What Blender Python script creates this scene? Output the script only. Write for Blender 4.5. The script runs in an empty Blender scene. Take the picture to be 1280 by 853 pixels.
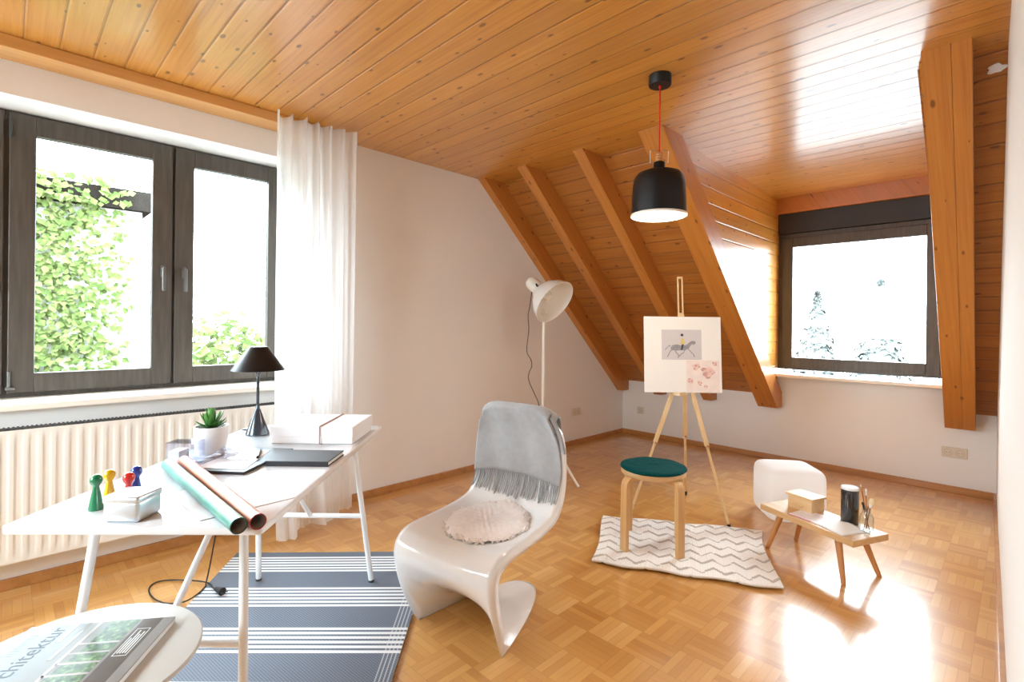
import bpy, bmesh, math, random
from mathutils import Vector, Matrix, Quaternion
random.seed(7)
SC = bpy.context.scene
COL = SC.collection
PI = math.pi

# ------------------------------------------------------------------ materials
class NT:
    def __init__(s, name):
        s.m = bpy.data.materials.new(name); s.m.use_nodes = True
        s.t = s.m.node_tree; s.t.nodes.clear()
        s.out = s.t.nodes.new('ShaderNodeOutputMaterial')
    def n(s, typ, **kw):
        nd = s.t.nodes.new(typ)
        for k, v in kw.items():
            setattr(nd, k, v)
        return nd
    def l(s, a, b): s.t.links.new(a, b)
    def put(s, sock, v):
        if hasattr(v, 'is_output') or isinstance(v, bpy.types.NodeSocket): s.l(v, sock)
        else: sock.default_value = v
    def math(s, op, a, b=None, c=None, clamp=False):
        nd = s.n('ShaderNodeMath', operation=op, use_clamp=clamp)
        s.put(nd.inputs[0], a)
        if b is not None: s.put(nd.inputs[1], b)
        if c is not None: s.put(nd.inputs[2], c)
        return nd.outputs[0]
    def dot(s, v, w):
        nd = s.n('ShaderNodeVectorMath', operation='DOT_PRODUCT'); s.l(v, nd.inputs[0]); nd.inputs[1].default_value = w
        return nd.outputs['Value']
    def xyz(s, a, b, c):
        nd = s.n('ShaderNodeCombineXYZ')
        for i, q in enumerate((a, b, c)): s.put(nd.inputs[i], q)
        return nd.outputs[0]
    def sep(s, v):
        nd = s.n('ShaderNodeSeparateXYZ'); s.l(v, nd.inputs[0]); return nd.outputs
    def mix(s, f, a, b, typ='MIX'):
        nd = s.n('ShaderNodeMix', data_type='RGBA', blend_type=typ)
        s.put(nd.inputs[0], f)
        for i, q in ((6, a), (7, b)):
            if isinstance(q, (tuple, list)): nd.inputs[i].default_value = tuple(q)[:3] + (1,)
            else: s.l(q, nd.inputs[i])
        return nd.outputs[2]
    def noise(s, v, scale, detail=3, rough=.5, out=0):
        nd = s.n('ShaderNodeTexNoise'); s.l(v, nd.inputs['Vector'])
        nd.inputs['Scale'].default_value = scale; nd.inputs['Detail'].default_value = detail; nd.inputs['Roughness'].default_value = rough
        return nd.outputs[out]
    def white(s, v, out=0):
        nd = s.n('ShaderNodeTexWhiteNoise', noise_dimensions='3D'); s.l(v, nd.inputs[0]); return nd.outputs[out]
    def ramp(s, f, stops):
        nd = s.n('ShaderNodeValToRGB'); s.put(nd.inputs[0], f)
        e = nd.color_ramp.elements
        while len(e) < len(stops): e.new(.5)
        for q, (p, c) in zip(e, stops): q.position = p; q.color = tuple(c) + (1,)
        return nd.outputs[0]
    def obj(s): return s.n('ShaderNodeTexCoord').outputs['Object']
    def uv(s): return s.n('ShaderNodeTexCoord').outputs['UV']
    def bump(s, h, strength=.3, dist=.01):
        nd = s.n('ShaderNodeBump'); s.l(h, nd.inputs['Height']); nd.inputs['Strength'].default_value = strength; nd.inputs['Distance'].default_value = dist
        return nd.outputs[0]
    def bsdf(s, color, rough=.5, coat=0, coat_rough=.1, metallic=0, normal=None, spec=.5, sheen=0):
        p = s.n('ShaderNodeBsdfPrincipled')
        if isinstance(color, (tuple, list)): p.inputs['Base Color'].default_value = tuple(color)[:3] + (1,)
        else: s.l(color, p.inputs['Base Color'])
        s.put(p.inputs['Roughness'], rough)
        p.inputs['Metallic'].default_value = metallic
        p.inputs['Coat Weight'].default_value = coat; p.inputs['Coat Roughness'].default_value = coat_rough
        p.inputs['Specular IOR Level'].default_value = spec
        p.inputs['Sheen Weight'].default_value = sheen
        if normal is not None: s.l(normal, p.inputs['Normal'])
        return p.outputs[0]
    def done(s, sh): s.l(sh, s.out.inputs['Surface']); return s.m

def plain(name, col, rough=.5, var=.04, nscale=30, bump=0, bscale=200, **kw):
    t = NT(name); o = t.obj()
    f = t.noise(o, nscale)
    a = tuple(max(0, c * (1 - var)) for c in col); b = tuple(min(1, c * (1 + var)) for c in col)
    c = t.mix(f, a, b)
    nrm = t.bump(t.noise(o, bscale), bump, .002) if bump else None
    return t.done(t.bsdf(c, rough, normal=nrm, **kw))

def board_wood(name, across, along, width, phase, base, dark, light, rough=.34, coat=.8, groove=.07, crough=.17):
    """Tongue-and-groove softwood boards: grain, knots and a V-groove per board."""
    t = NT(name); o = t.obj()
    a = t.math('MULTIPLY_ADD', t.dot(o, across), 1 / width, -phase / width + 50)
    l = t.dot(o, along)
    i = t.math('FLOOR', a); f = t.math('FRACT', a)
    rnd = t.white(t.xyz(i, 3.1, 7.7))
    lr = t.math('MULTIPLY_ADD', rnd, 37.0, l)
    g = t.noise(t.xyz(t.math('MULTIPLY', lr, 1.6), t.math('MULTIPLY', f, width * 58), i), 1.0, 5, .65)
    g2 = t.noise(t.xyz(t.math('MULTIPLY', lr, .9), t.math('MULTIPLY', f, width * 12), i), 1.3, 2)
    c = t.ramp(t.math('ADD', t.math('MULTIPLY', g, .75), t.math('MULTIPLY', g2, .25)), [(.3, dark), (.5, base), (.72, light)])
    c = t.mix(t.math('MULTIPLY', rnd, .35), c, tuple(q * .62 for q in base))
    # knots
    v = t.n('ShaderNodeTexVoronoi', voronoi_dimensions='2D'); v.inputs['Scale'].default_value = 1
    t.l(t.xyz(t.math('MULTIPLY', lr, 4.2), t.math('MULTIPLY_ADD', i, 7.3, t.math('MULTIPLY', f, width * 9.2)), 0), v.inputs['Vector'])
    pick = t.math('GREATER_THAN', t.sep(v.outputs['Color'])[0], .35)
    k = t.math('SUBTRACT', 1, t.math('DIVIDE', v.outputs['Distance'], t.math('MULTIPLY_ADD', t.sep(v.outputs['Color'])[1], .085, .035)), clamp=True)
    k = t.math('MULTIPLY', t.math('MULTIPLY', k, 2.2, clamp=True), pick)
    c = t.mix(t.math('MULTIPLY', k, .8), c, (.13, .035, .008))
    e = t.math('MINIMUM', f, t.math('SUBTRACT', 1, f))
    h = t.math('DIVIDE', e, groove, clamp=True)
    line = t.math('SUBTRACT', 1, t.math('DIVIDE', e, groove * .45), clamp=True)
    c = t.mix(t.math('MULTIPLY', line, .8), c, tuple(q * .4 for q in dark))
    n = t.bump(h, 1.0, .004)
    return t.done(t.bsdf(c, rough, coat=coat, coat_rough=crough, normal=n))

def grain_wood(name, base, dark, axis=0, rough=.45, coat=0, scale=1.0, knots=False):
    t = NT(name); o = t.obj(); s = t.sep(o)
    k = [28.0, 28.0, 28.0]; k[axis] = 1.6
    v = t.xyz(*[t.math('MULTIPLY', s[j], k[j] * scale) for j in range(3)])
    g = t.noise(v, 1.0, 4, .6)
    c = t.ramp(g, [(.3, dark), (.62, base)])
    if knots:
        vo = t.n('ShaderNodeTexVoronoi'); kk = [7.0, 7.0, 7.0]; kk[axis] = 2.6
        t.l(t.xyz(*[t.math('MULTIPLY', s[j], kk[j]) for j in range(3)]), vo.inputs['Vector']); vo.inputs['Scale'].default_value = 1
        pick = t.math('GREATER_THAN', t.sep(vo.outputs['Color'])[0], .6)
        m = t.math('MULTIPLY', t.math('SUBTRACT', 1, t.math('DIVIDE', vo.outputs['Distance'], .12), clamp=True), pick)
        c = t.mix(t.math('MULTIPLY', m, .8), c, (.14, .04, .01))
    return t.done(t.bsdf(c, rough, coat=coat, coat_rough=.2))

PINE, PDARK, PLIGHT = (.62, .272, .044), (.46, .175, .024), (.70, .34, .07)
s42 = math.radians(42.56)
M = {}
M['ceil'] = board_wood('pine_ceiling', (0, 1, 0), (1, 0, 0), .1205, 2.335, PINE, PDARK, PLIGHT)
M['slope'] = board_wood('pine_slope_shaded', (0, math.cos(s42), -math.sin(s42)), (1, 0, 0), .118, .02, (.43, .155, .026), (.31, .095, .014), (.50, .20, .038), rough=.45, coat=.1)  # ceiling pine made darker and redder; the slope's shade is put into its colour
M['cheek'] = board_wood('pine_cheek', (0, 0, 1), (0, 1, 0), .115, 2.383, PINE, PDARK, PLIGHT, rough=.32)
M['beam'] = board_wood('pine_beam', (1, .9 * math.sin(s42), .9 * math.cos(s42)), (0, math.cos(s42), -math.sin(s42)), 6.0, -1.0, (.52, .19, .032), (.39, .125, .018), (.59, .24, .045), rough=.4, coat=.3, groove=.0002, crough=.25)
M['pine'] = grain_wood('pine_trim', (.66, .36, .12), (.55, .26, .07), 1, .4, .3, .6)
M['skirt'] = grain_wood('oak_skirting', (.47, .22, .07), (.36, .15, .04), 0, .4, .3, .5)
M['wall'] = plain('white_plaster', (.795, .785, .76), .9, .015, 6, .12, 90, spec=.2)
M['sillw'] = plain('cream_sill', (.84, .80, .72), .35, .02)
M['rad'] = plain('radiator_enamel', (.80, .785, .735), .3, .015)
M['grille'] = plain('dark_grille', (.05, .05, .05), .6)
M['wh'] = plain('white_lacquer', (.83, .85, .87), .22, .01, coat=.4)
M['desk'] = plain('white_desk_top', (.83, .845, .865), .18, .01, coat=.5)
M['chair'] = plain('white_plastic', (.83, .845, .85), .14, .01, coat=.7)
M['lampw'] = plain('greige_metal', (.74, .70, .62), .35, .02)
M['lampin'] = plain('pale_reflector', (.78, .78, .75), .3, .02, 60)
M['black'] = plain('black_metal', (.006, .006, .007), .38, .1, spec=.35)
M['blacksat'] = plain('black_satin', (.02, .03, .045), .18, .1, coat=.6)
M['blackmat'] = plain('black_cover', (.022, .022, .026), .42, .1, bump=.1, bscale=600)
M['cordk'] = plain('black_rubber', (.015, .013, .012), .6)
M['red'] = plain('red_cord', (.62, .01, .008), .6)
M['paper'] = plain('white_paper', (.86, .85, .83), .8, .01)
M['boxw'] = plain('white_card', (.83, .81, .81), .65, .01, bump=.08, bscale=300)
M['hand'] = plain('grey_handle', (.16, .16, .155), .35, .05, metallic=.5)
M['steel'] = plain('brushed_steel', (.72, .72, .72), .28, .03, metallic=1)
M['tin'] = plain('satin_tin', (.70, .76, .81), .34, .02, 20, metallic=.85)
M['brass'] = plain('copper_socket', (.52, .25, .09), .35, .05, metallic=.6)
M['pot'] = plain('white_ceramic', (.83, .81, .80), .45, .02, 40, .3, 45)
M['soil'] = plain('soil', (.05, .03, .02), .9, .3, 90)
M['teal'] = plain('teal_felt', (.002, .060, .062), .95, .25, 60, .6, 160, spec=.1)
M['birch'] = grain_wood('birch', (.69, .43, .19), (.60, .34, .13), 2, .4, .2)
M['birchx'] = grain_wood('birch_top', (.69, .44, .20), (.60, .35, .14), 0, .4, .2)
M['easel'] = grain_wood('beech_easel', (.74, .53, .29), (.66, .44, .21), 2, .5)
M['oak'] = grain_wood('oak_bench', (.66, .42, .20), (.55, .31, .12), 0, .45, .1)
M['oakleg'] = grain_wood('oak_leg', (.55, .25, .08), (.45, .18, .05), 2, .45, .2)
M['lightwood'] = grain_wood('light_wood_box', (.72, .50, .27), (.64, .40, .18), 0, .5)
M['pouf'] = None
M['outlet'] = plain('cream_socket', (.66, .60, .49), .35, .01)
M['outleti'] = plain('cream_insert', (.56, .50, .39), .35, .01)
M['outletd'] = plain('socket_contact', (.12, .10, .07), .5)
M['frame'] = None
t = NT('dark_oak_foil'); o = t.obj(); s = t.sep(o)
g = t.noise(t.xyz(t.math('MULTIPLY', s[0], 60.0), t.math('MULTIPLY', s[1], 60.0), t.math('MULTIPLY', s[2], 5.0)), 1, 3)
M['frame'] = t.done(t.bsdf(t.ramp(g, [(.3, (.055, .044, .035)), (.7, (.088, .073, .058))]), .45))
M['frame2'] = plain('roller_box_foil', (.020, .016, .013), .5, .15)
M['slab'] = plain('dark_grey_gasket', (.03, .03, .03), .6)
for nm, c in dict(green=(.0, .20, .075), yellow=(.80, .50, .0), redp=(.75, .02, .015), blue=(.012, .04, .34)).items():
    M[nm] = plain('gloss_' + nm, c, .2, .03, coat=.6)
M['throw'] = plain('grey_wool', (.29, .282, .28), .95, .16, 35, .5, 350, sheen=.3)
M['fleece'] = plain('cream_fleece', (.86, .80, .77), .95, .12, 40, .8, 170, sheen=.3)
M['bottle'] = plain('brush_handle', (.30, .12, .04), .35)
M['bristle'] = plain('pale_bristle', (.74, .60, .38), .8)
M['bristled'] = plain('dark_bristle', (.03, .025, .02), .8)
M['orange'] = plain('orange_ferrule', (.85, .28, .03), .4)

def clear(name, tint=(1, 1, 1), gloss=1.0, rough=.02):
    t = NT(name); lw = t.n('ShaderNodeLayerWeight'); lw.inputs[0].default_value = .5; fac = t.math('MULTIPLY_ADD', t.math('POWER', lw.outputs['Facing'], 4.0), .75, .04)
    tr = t.n('ShaderNodeBsdfTransparent'); tr.inputs[0].default_value = tint + (1,)
    gl = t.n('ShaderNodeBsdfGlossy'); gl.inputs['Roughness'].default_value = rough
    mx = t.n('ShaderNodeMixShader'); t.l(t.math('MULTIPLY', fac, gloss, clamp=True), mx.inputs[0]); t.l(tr.outputs[0], mx.inputs[1]); t.l(gl.outputs[0], mx.inputs[2])
    return t.done(mx.outputs[0])
M['glass'] = clear('window_glass', (.98, .99, .98), .6, .0)
M['acryl'] = clear('clear_acrylic', (.93, .94, .985), 1.3, .04)
M['jar'] = clear('clear_jar_glass', (.95, .97, .97), 1.2, .02)

def sheer(name, col, transp, transl):
    t = NT(name); o = t.obj()
    f = t.noise(o, 400, 1)
    d = t.n('ShaderNodeBsdfDiffuse'); t.l(t.mix(f, tuple(q * .97 for q in col), col), d.inputs[0])
    tl = t.n('ShaderNodeBsdfTranslucent'); tl.inputs[0].default_value = col + (1,)
    tr = t.n('ShaderNodeBsdfTransparent')
    m1 = t.n('ShaderNodeMixShader'); m1.inputs[0].default_value = transl; t.l(d.outputs[0], m1.inputs[1]); t.l(tl.outputs[0], m1.inputs[2])
    m2 = t.n('ShaderNodeMixShader'); m2.inputs[0].default_value = transp; t.l(m1.outputs[0], m2.inputs[1]); t.l(tr.outputs[0], m2.inputs[2])
    return t.done(m2.outputs[0])
M['sheer'] = sheer('sheer_white_voile', (.94, .94, .94), .20, .6)

M['pouf'] = sheer('white_translucent_plastic', (.95, .955, .96), 0.0, .55)
def emit(name, col, st):
    t = NT(name); e = t.n('ShaderNodeEmission'); e.inputs[0].default_value = col + (1,); e.inputs[1].default_value = st
    return t.done(e.outputs[0])
M['bulb'] = emit('lit_diffuser', (1, .95, .86), 9)

# floor: mosaic parquet, squares of five fingers with alternating direction
t = NT('mosaic_parquet'); o = t.obj(); s = t.sep(o); T = .16
ax = t.math('MULTIPLY_ADD', s[0], 1 / T, .92 / T + 40); ay = t.math('MULTIPLY_ADD', s[1], 1 / T, -1.853 / T + 40)
ix, iy = t.math('FLOOR', ax), t.math('FLOOR', ay); fx, fy = t.math('FRACT', ax), t.math('FRACT', ay)
par = t.math('MODULO', t.math('ADD', ix, iy), 2.0)
def sel(a, b): return t.math('ADD', t.math('MULTIPLY', par, a), t.math('MULTIPLY', t.math('SUBTRACT', 1, par), b))
fc, fl = sel(fx, fy), sel(fy, fx)
f5 = t.math('MULTIPLY', fc, 5.0); fi = t.math('FLOOR', f5); ff = t.math('FRACT', f5)
r1 = t.white(t.xyz(t.math('MULTIPLY_ADD', ix, 7.0, fi), iy, .5)); r2 = t.white(t.xyz(ix, iy, 9.5))
g = t.noise(t.xyz(t.math('MULTIPLY', fl, 2.0), t.math('MULTIPLY', f5, 5.0), t.math('MULTIPLY_ADD', ix, 3.7, t.math('MULTIPLY', iy, 9.1))), 1.0, 4, .6)
v = t.math('ADD', t.math('ADD', t.math('MULTIPLY', r1, .40), t.math('MULTIPLY', r2, .30)), t.math('ADD', t.math('MULTIPLY', g, .22), t.math('MULTIPLY', par, .10)))
c = t.ramp(v, [(.18, (.50, .225, .052)), (.52, (.615, .31, .085)), (.80, (.685, .375, .118)), (.97, (.78, .49, .21))])
e1 = t.math('MINIMUM', ff, t.math('SUBTRACT', 1, ff)); e2 = t.math('MINIMUM', fl, t.math('SUBTRACT', 1, fl))
ed = t.math('MINIMUM', t.math('DIVIDE', e1, .05), t.math('DIVIDE', e2, .012))
ln = t.math('SUBTRACT', 1, ed, clamp=True)
c = t.mix(t.math('MULTIPLY', ln, .4), c, (.20, .075, .02))
wob = t.bump(t.noise(o, 9.0, 2), .035, .02)
M['floor'] = t.done(t.bsdf(c, .30, coat=.85, coat_rough=.12, normal=wob))

# ------------------------------------------------------------------ mesh helpers
def rotto(d):
    d = Vector(d).normalized()
    return Vector((0, 0, 1)).rotation_difference(d).to_matrix().to_4x4()

class MB:
    def __init__(s): s.b = bmesh.new(); s.uvl = None
    def _new(s, geomverts): return geomverts
    def box(s, lo, hi, bev=0, mat=None, seg=2):
        lo, hi = Vector(lo), Vector(hi)
        bb = bmesh.new(); bmesh.ops.create_cube(bb, size=1)
        for v in bb.verts: v.co = Vector(((v.co[i] + .5) * (hi[i] - lo[i]) + lo[i] for i in range(3)))
        if bev: bmesh.ops.bevel(bb, geom=bb.edges[:], offset=bev, segments=seg, profile=.5, affect='EDGES')
        if mat is not None: bmesh.ops.transform(bb, matrix=mat, verts=bb.verts)
        s.merge(bb); return s
    def merge(s, bb):
        me = bpy.data.meshes.new('tmp'); bb.to_mesh(me); bb.free(); s.b.from_mesh(me); bpy.data.meshes.remove(me)
    def prism(s, poly, axis, lo, hi, bev=0):
        """poly in the two other axes (in order), extruded from lo to hi along axis."""
        bb = bmesh.new()
        def P(p, q):
            r = [0, 0, 0]; k = [i for i in range(3) if i != axis]; r[k[0]], r[k[1]] = p; r[axis] = q; return r
        a = [bb.verts.new(P(p, lo)) for p in poly]; b = [bb.verts.new(P(p, hi)) for p in poly]
        n = len(poly); bb.faces.new(a); bb.faces.new(b[::-1])
        for i in range(n): bb.faces.new((a[i], b[i], b[(i + 1) % n], a[(i + 1) % n]))
        bmesh.ops.recalc_face_normals(bb, faces=bb.faces)
        if bev: bmesh.ops.bevel(bb, geom=bb.edges[:], offset=bev, segments=2, profile=.5, affect='EDGES')
        s.merge(bb); return s
    def rod(s, p0, p1, r0, r1=None, seg=16, caps=True):
        p0, p1 = Vector(p0), Vector(p1); r1 = r0 if r1 is None else r1
        bb = bmesh.new(); L = (p1 - p0).length
        bmesh.ops.create_cone(bb, cap_ends=caps, segments=seg, radius1=r0, radius2=r1, depth=L)
        bmesh.ops.transform(bb, matrix=Matrix.Translation((p0 + p1) / 2) @ rotto(p1 - p0), verts=bb.verts)
        s.merge(bb); return s
    def bar(s, p0, p1, w, h, up=(0, 0, 1), bev=.002):
        """rectangular bar from p0 to p1; w across, h along 'up'."""
        p0, p1 = Vector(p0), Vector(p1); z = (p1 - p0).normalized(); x = z.cross(Vector(up)).normalized(); y = x.cross(z) * -1
        m = Matrix((x, y, z)).transposed().to_4x4(); m.translation = p0
        L = (p1 - p0).length
        return s.box((-w / 2, -h / 2, 0), (w / 2, h / 2, L), bev, m)
    def lathe(s, prof, at=(0, 0, 0), seg=40, mat=None):
        bb = bmesh.new(); rows = []
        for r, z in prof:
            if r < 1e-6: rows.append([bb.verts.new((0, 0, z))])
            else: rows.append([bb.verts.new((r * math.cos(2 * PI * k / seg), r * math.sin(2 * PI * k / seg), z)) for k in range(seg)])
        for a, b in zip(rows, rows[1:]):
            for k in range(seg):
                k2 = (k + 1) % seg
                if len(a) == 1 and len(b) == 1: continue
                if len(a) == 1: bb.faces.new((a[0], b[k], b[k2]))
                elif len(b) == 1: bb.faces.new((a[k], b[0], a[k2]))
                else: bb.faces.new((a[k], b[k], b[k2], a[k2]))
        bmesh.ops.recalc_face_normals(bb, faces=bb.faces)
        if mat is not None: bmesh.ops.transform(bb, matrix=mat, verts=bb.verts)
        bmesh.ops.translate(bb, vec=Vector(at), verts=bb.verts)
        s.merge(bb); return s
    def tube(s, pts, r, seg=8, smooth=0):
        P = [Vector(p) for p in pts]
        for _ in range(smooth):
            Q = [P[0]]
            for a, b in zip(P, P[1:]): Q += [a * .75 + b * .25, a * .25 + b * .75]
            Q.append(P[-1]); P = Q
        bb = bmesh.new(); rings = []; nrm = None
        for i, p in enumerate(P):
            d = (P[min(i + 1, len(P) - 1)] - P[max(i - 1, 0)]).normalized()
            if nrm is None: nrm = d.orthogonal().normalized()
            else: nrm = (nrm - d * nrm.dot(d)); nrm = nrm.normalized() if nrm.length > 1e-6 else d.orthogonal().normalized()
            bi = d.cross(nrm); rr = r(i / (len(P) - 1)) if callable(r) else r
            rings.append([bb.verts.new(p + (nrm * math.cos(2 * PI * k / seg) + bi * math.sin(2 * PI * k / seg)) * rr) for k in range(seg)])
        for a, b in zip(rings, rings[1:]):
            for k in range(seg): bb.faces.new((a[k], a[(k + 1) % seg], b[(k + 1) % seg], b[k]))
        bb.faces.new(rings[0][::-1]); bb.faces.new(rings[-1])
        s.merge(bb); return s
    def grid(s, fn, nu, nv, uvfn=None, closed_u=False):
        bb = bmesh.new(); rows = []
        uvl = bb.loops.layers.uv.new('UVMap') if uvfn else None
        if uvfn and not s.b.loops.layers.uv: s.b.loops.layers.uv.new('UVMap')
        for j in range(nv + 1):
            rows.append([bb.verts.new(fn(i / nu, j / nv)) for i in range(nu + (0 if closed_u else 1))])
        for j in range(nv):
            for i in range(nu):
                i2 = (i + 1) % len(rows[0])
                f = bb.faces.new((rows[j][i], rows[j][i2], rows[j + 1][i2], rows[j + 1][i]))
                if uvl:
                    for lp, (a, b) in zip(f.loops, ((i, j), (i + 1, j), (i + 1, j + 1), (i, j + 1))): lp[uvl].uv = uvfn(a / nu, b / nv)
        s.merge(bb); return s
    def poly(s, pts, thick, up=(0, 0, 1)):
        """flat outline given a thickness along 'up'."""
        bb = bmesh.new(); u = Vector(up) * thick
        a = [bb.verts.new(Vector(p)) for p in pts]; b = [bb.verts.new(Vector(p) + u) for p in pts]; n = len(pts)
        bb.faces.new(a); bb.faces.new(b[::-1])
        for i in range(n): bb.faces.new((a[i], b[i], b[(i + 1) % n], a[(i + 1) % n]))
        bmesh.ops.recalc_face_normals(bb, faces=bb.faces); s.merge(bb); return s
    def xf(s, m): bmesh.ops.transform(s.b, matrix=m, verts=s.b.verts); return s
    def build(s, name, mat, parent=None, smooth=False, auto=40):
        me = bpy.data.meshes.new(name); s.b.to_mesh(me); s.b.free()
        me.materials.append(mat)
        if smooth:
            for p in me.polygons: p.use_smooth = True
            if auto: me.set_sharp_from_angle(angle=math.radians(auto))
        o = bpy.data.objects.new(name, me); COL.objects.link(o)
        if parent is not None: o.parent = parent
        return o

def mod_solid(o, th, off=0, sub=0):
    m = o.modifiers.new('solid', 'SOLIDIFY'); m.thickness = th; m.offset = off
    if sub:
        q = o.modifiers.new('sub', 'SUBSURF'); q.levels = sub; q.render_levels = sub
    return o

def tag(o, label, cat, group=None, kind=None):
    if label: o['label'] = label
    if cat: o['category'] = cat
    if group: o['group'] = group
    if kind: o['kind'] = kind
    return o
def thing(name, loc, label, cat, group=None, rz=0):
    o = bpy.data.objects.new(name, None); COL.objects.link(o); o.empty_display_size = .1
    o.location = loc; o.rotation_euler = (0, 0, rz)
    return tag(o, label, cat, group)
def struct(o): o['kind'] = 'structure'; return o
def dup(root, loc, rz, label):
    r = root.copy(); COL.objects.link(r); r.location = loc; r.rotation_euler = (0, 0, rz); r['label'] = label
    for ch in list(root.children):
        c = ch.copy(); COL.objects.link(c); c.parent = r
        for g in list(ch.children):
            d = g.copy(); COL.objects.link(d); d.parent = c
    return r

# ------------------------------------------------------------------ room
XL, YB, H = -3.3, 5.15, 2.5
SL = .918                                   # roof slope, rise over run
def wx(y): return -.115 + (5.15 - y) * .0335   # right wall runs a little out of square
struct(MB().box((-3.7, -1.7, -.12), (1.5, 5.5, 0)).build('floor', M['floor']))
c = MB().box((-3.7, -1.7, H), (1.5, 3.10, H + .12))
c.prism([(3.10, H), (5.2, 2.452), (5.2, 2.57), (3.10, H + .12)], 0, -1.72, -.28)
struct(c.build('ceiling', M['ceil']))
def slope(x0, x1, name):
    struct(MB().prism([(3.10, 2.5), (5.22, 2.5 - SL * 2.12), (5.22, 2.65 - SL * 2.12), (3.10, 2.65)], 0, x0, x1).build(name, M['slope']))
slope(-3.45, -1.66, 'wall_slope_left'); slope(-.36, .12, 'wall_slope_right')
# left wall with the window opening
Y0, Y1, Z0, Z1 = -1.25, 1.33, .86, 2.29
w = MB().box((-3.66, -1.7, 0), (XL, Y0, 2.56)).box((-3.66, Y1, 0), (XL, 5.4, 2.56)).box((-3.66, Y0, 0), (XL, Y1, Z0 - .03)).box((-3.66, Y0, Z1), (XL, Y1, 2.56))
struct(w.build('wall_left', M['wall']))
# knee wall with the dormer window opening
D0, D1, E0, E1 = -1.62, -.40, .83, 2.31
w = MB().box((-3.66, YB, 0), (D0, YB + .3, .75)).box((D1, YB, 0), (.15, YB + .3, .75)).box((D0, YB, 0), (D1, YB + .3, E0 - .03))
w.box((D0 - .1, YB, .75), (D0, YB + .3, 2.56)).box((D1, YB, .75), (D1 + .1, YB + .3, 2.56)).box((D0, YB, E1 + .15), (D1, YB + .3, 2.56))
struct(w.build('wall_back', M['wall']))
# right wall, slightly out of square, ending in a doorway beside the viewer
w = MB().prism([(wx(5.4), 5.4), (wx(1.3), 1.3), (wx(1.3) + .13, 1.3), (wx(5.4) + .13, 5.4)], 2, 0, 2.56)
struct(w.build('wall_right', M['wall']))
G0, G1, I0, I1 = -2.5, -1.4, 1.0, 2.1  # opening for the added fill window behind the camera
struct(MB().box((-3.66, -1.7, 0), (G0, -1.55, 2.56)).box((G1, -1.7, 0), (1.5, -1.55, 2.56)).box((G0, -1.7, 0), (G1, -1.55, I0)).box((G0, -1.7, I1), (G1, -1.55, 2.56)).build('wall_front', M['wall']))
struct(MB().box((1.3, -1.6, 0), (1.45, 2.0, 2.56)).box((wx(1.9) + .1, 1.8, 0), (1.45, 1.95, 2.56)).build('wall_passage', M['wall']))
# dormer cheeks (boards) and the wooden rail above the dormer window
for nm, a, b in (('wall_dormer_left', -1.72, -1.615), ('wall_dormer_right', -.345, -.26)):
    struct(MB().prism([(2.98, 2.53), (5.2, .55), (5.2, 2.53)], 0, a, b).build(nm, M['cheek']))
struct(MB().box((D0, 5.10, E1), (D1 + .06, 5.22, 2.47), .003).build('trim_6', M['beam']))
# rafters: straight room-side face, level cut at the foot
RP = [(2.862, 2.5), (5.03, .508), (5.16, .508), (5.16, .64), (3.12, 2.51)]
for k, (a, b) in enumerate(((-3.302, -3.222), (-2.83, -2.74), (-2.275, -2.185), (-1.745, -1.572))):
    struct(MB().prism(RP, 0, a, b, .004).build('trim_%d' % (k + 1), M['beam']))
rb = MB()
def skew(lo, hi):
    q = MB().prism(RP, 0, lo, hi, .003)
    for v in q.b.verts: v.co.x -= (v.co.y - 2.86) * .034
    return q
RP = [(2.905, 2.5)] + RP[1:]
q = skew(-.325, -.222); q2 = skew(-.2215, -.152)
me = bpy.data.meshes.new('t'); q.b.to_mesh(me); q2.b.from_mesh(me)
struct(q2.build('trim_5', M['beam']))
# skirting boards
struct(MB().box((XL, -1.55, 0), (XL + .016, YB, .052), .003).build('baseboard_left', M['skirt']))
struct(MB().box((XL, YB - .016, 0), (wx(YB), YB, .052), .003).build('baseboard_back', M['skirt']))
struct(MB().prism([(wx(YB) - .016, YB - .01), (wx(1.31) - .016, 1.31), (wx(1.31), 1.31), (wx(YB), YB - .01)], 2, 0, .052).build('baseboard_right', M['skirt']))
# torn paper patch on the boards right of the beam
pp = MB(); pts = []
for k in range(18):
    a = 2 * PI * k / 18; r = 1 + .16 * math.sin(a * 3 + 1) + .14 * math.sin(a * 5 + 2)
    pts.append((-.085 + .032 * r * math.cos(a), 3.165 + .016 * r * math.sin(a), 2.5 - SL * (.065 + .016 * r * math.sin(a)) - .004))
o = pp.poly(pts, .003, (0, -.68, -.73)).build('paint_patch', M['wall']); o.parent = bpy.data.objects['wall_slope_right']

# ------------------------------------------------------------------ windows
def ring(mb, axis, pos, th, a0, a1, z0, z1, w):
    """rectangular frame in the plane normal to axis (0 or 1)."""
    def bx(u0, u1, v0, v1):
        lo, hi = [0, 0, v0], [0, 0, v1]; lo[axis], hi[axis] = pos, pos + th; lo[1 - axis], hi[1 - axis] = u0, u1
        mb.box(lo, hi, .004)
    bx(a0, a0 + w, z0, z1); bx(a1 - w, a1, z0, z1); bx(a0 + w, a1 - w, z0, z0 + w); bx(a0 + w, a1 - w, z1 - w, z1)
def handle(parent, y, z, flip=1):
    h = MB().box((-3.532, y - .011, z - .035), (-3.522, y + .011, z + .035), .004)
    h.rod((-3.525, y, z + .012), (-3.487, y, z + .012), .008).box((-3.497, y - .009, z - .115), (-3.484, y + .009, z + .022), .005)
    h.build('window_handle', M['hand'], parent, True)
W1 = struct(thing('window_1', (0, 0, 0), None, None))
fr = MB(); ring(fr, 0, -3.60, .05, Y0, Y1, Z0, Z1, .05)
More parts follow.
